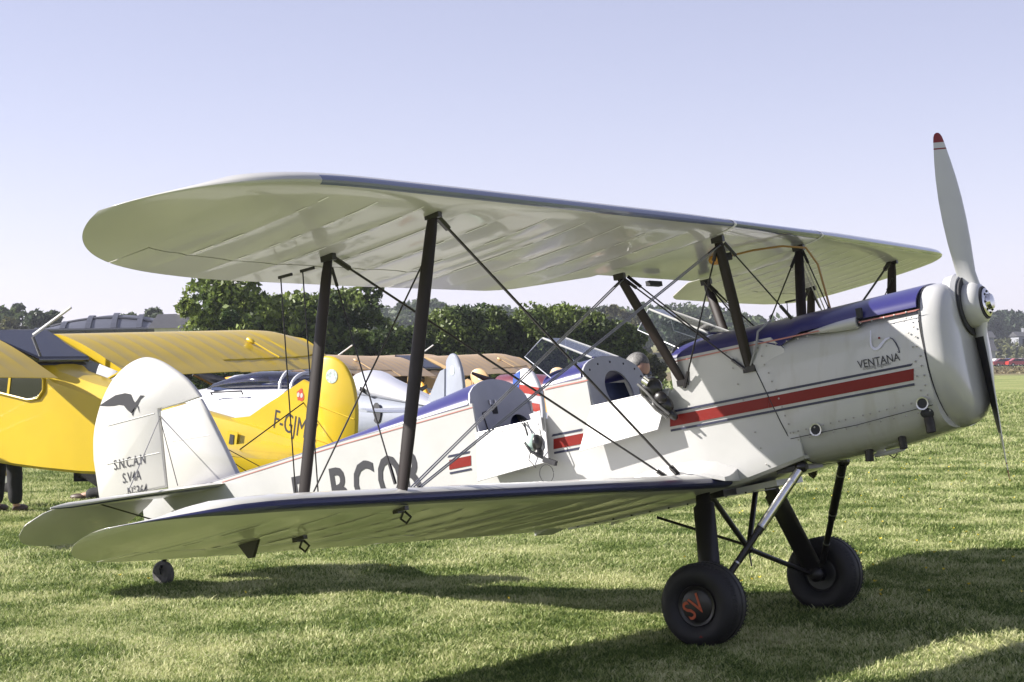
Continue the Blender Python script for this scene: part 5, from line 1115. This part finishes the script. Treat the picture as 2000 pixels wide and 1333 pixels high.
# ==================================================================== TREES AND WOODS
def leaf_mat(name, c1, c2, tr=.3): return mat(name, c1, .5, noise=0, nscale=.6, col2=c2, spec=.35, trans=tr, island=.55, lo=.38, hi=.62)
def leaves(centres, sizes, aspect=.55):
    N = len(centres); d = rng.normal(size=(N, 3)); d /= np.linalg.norm(d, axis=1)[:, None]; e = rng.normal(size=(N, 3)); e -= (e*d).sum(1)[:, None]*d; e /= np.linalg.norm(e, axis=1)[:, None]
    a = d*sizes[:, None]*.5; b_ = e*sizes[:, None]*.5*aspect; nrm = np.cross(d, e)*sizes[:, None]*.12
    V = np.stack([centres-a, centres-b_+nrm, centres+a, centres+b_+nrm], 1).reshape(-1, 3); return V
def leaf_object(name, V, mt, parent=None, **kw):
    me = bpy.data.meshes.new(name); n_ = len(V)//4; off = np.array(world_loc(parent)) if parent else np.zeros(3); V = V-off
    me.vertices.add(len(V)); me.vertices.foreach_set('co', V.astype(np.float32).ravel()); me.loops.add(n_*4); me.loops.foreach_set('vertex_index', np.arange(n_*4, dtype=np.int32))
    me.polygons.add(n_); me.polygons.foreach_set('loop_start', np.arange(0, n_*4, 4, dtype=np.int32)); me.update(calc_edges=True); me.materials.append(mt)
    o = bpy.data.objects.new(name, me); C.objects.link(o); o.parent = parent; return props(o, **kw)
def crown_pts(lobes, N, shell=.72, clump=0.):
    L_ = np.array(lobes); w = (L_[:, 3]*L_[:, 4]*L_[:, 5])**.66; idx = rng.choice(len(L_), N, p=w/w.sum()); d = rng.normal(size=(N, 3)); d /= np.linalg.norm(d, axis=1)[:, None]
    r_ = shell+(1.06-shell)*rng.random(N)**.6; r_ *= 1+.10*np.sin(d[:, 0]*9+idx)+.08*np.sin(d[:, 2]*13+idx*2)+.06*np.sin(d[:, 1]*17)
    return L_[idx, :3]+d*r_[:, None]*L_[idx, 3:6]
def tree(px, D, H, W, label, mt, N, ls, nl=14, trunk=True, name='tree', group=None, base=.15, dep=.8, cat='tree', flat=1., seed=0, taper=.45):
    rr_ = np.random.default_rng(seed+int(px)); p0 = at(px, D); p0.z = gh(p0.x, p0.y); r_ = root(name, p0, label, cat, group); lobes = []
    for i in range(int(nl*1.6)):
        a = rr_.uniform(0, 2*math.pi); q = math.sqrt(rr_.random()); hh = base+(.92-base)*rr_.random()
        wd = W/2*(1-taper*max(0, (hh-.55)/.45)**1.5)*q*.78; c = dl(D, (px-1000)/FPX*D)
        ax = Vector((.84, .54, 0)); ay = Vector((-.54, .84, 0)); pos = p0+ax*wd*math.cos(a)+ay*wd*math.sin(a)*dep; s_ = W*rr_.uniform(.085, .19)
        lobes.append((pos.x, pos.y, p0.z+H*hh-s_*.3, s_, s_*dep, s_*.8*flat))
    P_ = crown_pts(lobes, N); zt = p0.z+H; P_[:, 2] = np.minimum(P_[:, 2], zt+rng.normal(size=len(P_))*.03*H); P_[:, 2] = np.maximum(P_[:, 2], p0.z+.1)
    leaf_object('crown', leaves(P_, ls*rng.uniform(.6, 1.4, N)), mt, r_)
    if trunk:
        m_ = MB(); m_.tube([p0-Vector((0, 0, .2)), p0+Vector((W*.01, 0, H*.3)), p0+Vector((-W*.01, 0, H*.72))], [H*.035, H*.025, H*.01], 9); build(m_, 'trunk', mat('bark', (.09, .07, .05), .9, noise=.4, nscale=6, bump=.5), r_)
        for i in range(6):
            L_ = lobes[i % len(lobes)]; m_ = MB(); m_.tube([p0+Vector((0, 0, H*(.2+.06*i))), p0.lerp(Vector(L_[:3]), .5)+Vector((0, 0, H*.12)), Vector(L_[:3])], [H*.016, H*.01, H*.004], 6); build(m_, 'limb', mat('bark', (.09, .07, .05), .9), r_)
    return r_
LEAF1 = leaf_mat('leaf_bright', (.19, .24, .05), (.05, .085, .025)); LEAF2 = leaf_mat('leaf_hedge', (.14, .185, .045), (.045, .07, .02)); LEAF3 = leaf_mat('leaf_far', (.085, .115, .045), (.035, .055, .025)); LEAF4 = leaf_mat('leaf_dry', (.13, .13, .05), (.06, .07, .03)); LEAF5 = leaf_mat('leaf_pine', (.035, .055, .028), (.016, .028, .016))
def ztop(py, px, D): return CP.z+(713.5-(px-1000)*.0152-py)/FPX*D-gh(*at(px, D)[:2])
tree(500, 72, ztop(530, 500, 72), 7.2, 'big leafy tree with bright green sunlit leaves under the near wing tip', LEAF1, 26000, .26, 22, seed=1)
tree(395, 69, ztop(575, 395, 69), 3.6, 'smaller bush at the left foot of the big tree', LEAF1, 8000, .24, 12, base=.0, name='bush', cat='bush', seed=2)
tree(655, 74, ztop(545, 655, 74), 5.4, 'dark rounded tree right of the big leafy tree', LEAF2, 17000, .25, 18, seed=3, base=.02)
tree(735, 71, ztop(640, 735, 71), 3.6, 'low dark bush between the rounded tree and the hedge', LEAF2, 7000, .22, 12, base=-.05, name='bush', cat='bush', seed=4)
hed = [(830, 640, 'left end'), (905, 612, ''), (985, 603, ''), (1065, 603, ''), (1140, 606, ''), (1205, 640, 'right end')]
hl = ['hedge bush at the left end of the tall hedge', 'second bush of the tall hedge, rising towards the middle', 'tall hedge bush left of the rear windscreen', 'tall hedge bush right above the rear windscreen', 'hedge bush above the grey cockpit bulkhead', 'hedge bush at the right end, above the crouching man']
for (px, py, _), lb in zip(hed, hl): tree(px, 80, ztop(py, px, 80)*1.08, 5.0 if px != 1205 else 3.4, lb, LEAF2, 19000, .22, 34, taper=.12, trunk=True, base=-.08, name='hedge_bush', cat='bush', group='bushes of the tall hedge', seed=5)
tree(880, 86, ztop(622, 880, 86), 6, 'low bush filling behind the hedge on its left', LEAF2, 7000, .28, 12, base=-.05, name='bush', cat='bush', seed=9)
tree(1250, 84, ztop(662, 1250, 84), 3.4, 'low bush beyond the crouching man', LEAF4, 5000, .25, 10, base=-.05, name='bush', cat='bush', seed=10)
for px, py, D, W, mt, lb in ((-10, 592, 240, 9, LEAF3, 'dark tree at the far left edge'), (45, 586, 235, 9, LEAF3, 'tallest dark tree left of the hangar'), (88, 600, 230, 7, LEAF3, 'dark tree touching the left end of the hangar'), (15, 622, 215, 8, LEAF4, 'olive bush below the dark trees on the left'), (255, 604, 220, 5, LEAF3, 'small tree above the hangar roof'), (293, 592, 215, 5.5, LEAF3, 'round tree between the hangar and the slate-roofed house'), (322, 612, 225, 4, LEAF3, 'low tree behind the slate roof'), (215, 606, 235, 3, LEAF3, 'tree top just showing over the hangar ridge')):
    tree(px, D, ztop(py, px, D), W, lb, mt, 5000, .75, 12, group='trees on the left horizon', seed=int(px)+50)
for px, py, D, W, mt, lb in ((1172, 590, 300, 9, LEAF5, 'dark round conifer rising left of the pale poplars'), (1196, 588, 290, 3.4, LEAF4, 'pale poplar left of the rear cabane strut'), (1222, 595, 290, 3.6, LEAF4, 'second pale poplar, beside the rear cabane strut'), (1145, 600, 310, 8, LEAF5, 'dark tree top above the hedge'), (1345, 596, 280, 9, LEAF5, 'dark broad tree between the cabane struts'), (1252, 612, 285, 5, LEAF4, 'olive tree right of the poplars')):
    tree(px, D, ztop(py, px, D), W, lb, mt, 4500, .8, 10, group='trees on the wooded hill', seed=int(px))
# masses of woodland
def woods(px0, px1, D, prof, label, mt, N, ls, depth=50, zlow=0.):
    P_ = []; px = rng.uniform(px0, px1, N); nb_ = int((px1-px0)/16)+2; cx = rng.uniform(px0, px1, nb_*7); ch = rng.uniform(.45, 1, nb_*7)
    cd = rng.uniform(0, depth, nb_*7); idx = rng.integers(0, len(cx), N); d = rng.normal(size=(N, 3)); d /= np.linalg.norm(d, axis=1)[:, None]
    for i in range(N):
        k = idx[i]; c = cx[k]; DD = D+cd[k]; py = interp(c, [q[0] for q in prof], [q[1] for q in prof]); H = ztop(py, c, DD)*(.35+.65*ch[k]); b_ = at(c, DD); s_ = 2.6+1.2*math.sin(k*7.)
        g0 = gh(b_.x, b_.y); dv = d[i]; r_ = .7+.35*rng.random(); P_.append((b_.x+dv[0]*s_*r_, b_.y+dv[1]*s_*r_, g0+max(.2, H-s_*.9+dv[2]*s_*r_*1.1)))
    leaf_object('woodland', leaves(np.array(P_), ls*rng.uniform(.6, 1.4, N)), mt, None, label=label, cat='woodland', kind='stuff')
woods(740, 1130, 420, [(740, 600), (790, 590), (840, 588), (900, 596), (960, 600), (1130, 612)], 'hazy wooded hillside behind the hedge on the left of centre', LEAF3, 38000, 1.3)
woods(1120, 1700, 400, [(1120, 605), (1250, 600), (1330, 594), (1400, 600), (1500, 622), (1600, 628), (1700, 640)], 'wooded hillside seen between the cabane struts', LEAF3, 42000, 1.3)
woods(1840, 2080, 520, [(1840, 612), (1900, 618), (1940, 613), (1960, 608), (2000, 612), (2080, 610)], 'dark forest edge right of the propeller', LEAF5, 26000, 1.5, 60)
woods(-60, 380, 560, [(-60, 640), (380, 640)], 'low distant woodland behind the hangar', LEAF3, 9000, 1.8)
def scrub(px0, px1, D, h, mt, label, N, ls, depth):
    P_ = []
    for i in range(N):
        c = rng.uniform(px0, px1); DD = D+rng.uniform(0, depth); b_ = at(c, DD); P_.append((b_.x, b_.y, gh(b_.x, b_.y)+h*rng.random()**1.5*(.6+.4*math.sin(c*.35)*math.sin(DD*.2))))
    leaf_object('scrub', leaves(np.array(P_), ls*rng.uniform(.6, 1.4, N)), mt, None, label=label, cat='scrub', kind='stuff')
scrub(1840, 2080, 385, 3.4, LEAF4, 'olive and brown bushes on the slope above the parked cars', 9000, 1.1, 60)
scrub(1840, 2080, 185, .32, leaf_mat('dry_grass', (.24, .19, .11), (.13, .12, .06)), 'rough dry grass strip in front of the parked cars', 12000, .35, 90)
# dark ground clutter under the haze-paled wings: a low hedge foot
scrub(620, 1330, 66, 1.3, LEAF2, 'shrubby undergrowth along the foot of the hedge', 9000, .25, 14)
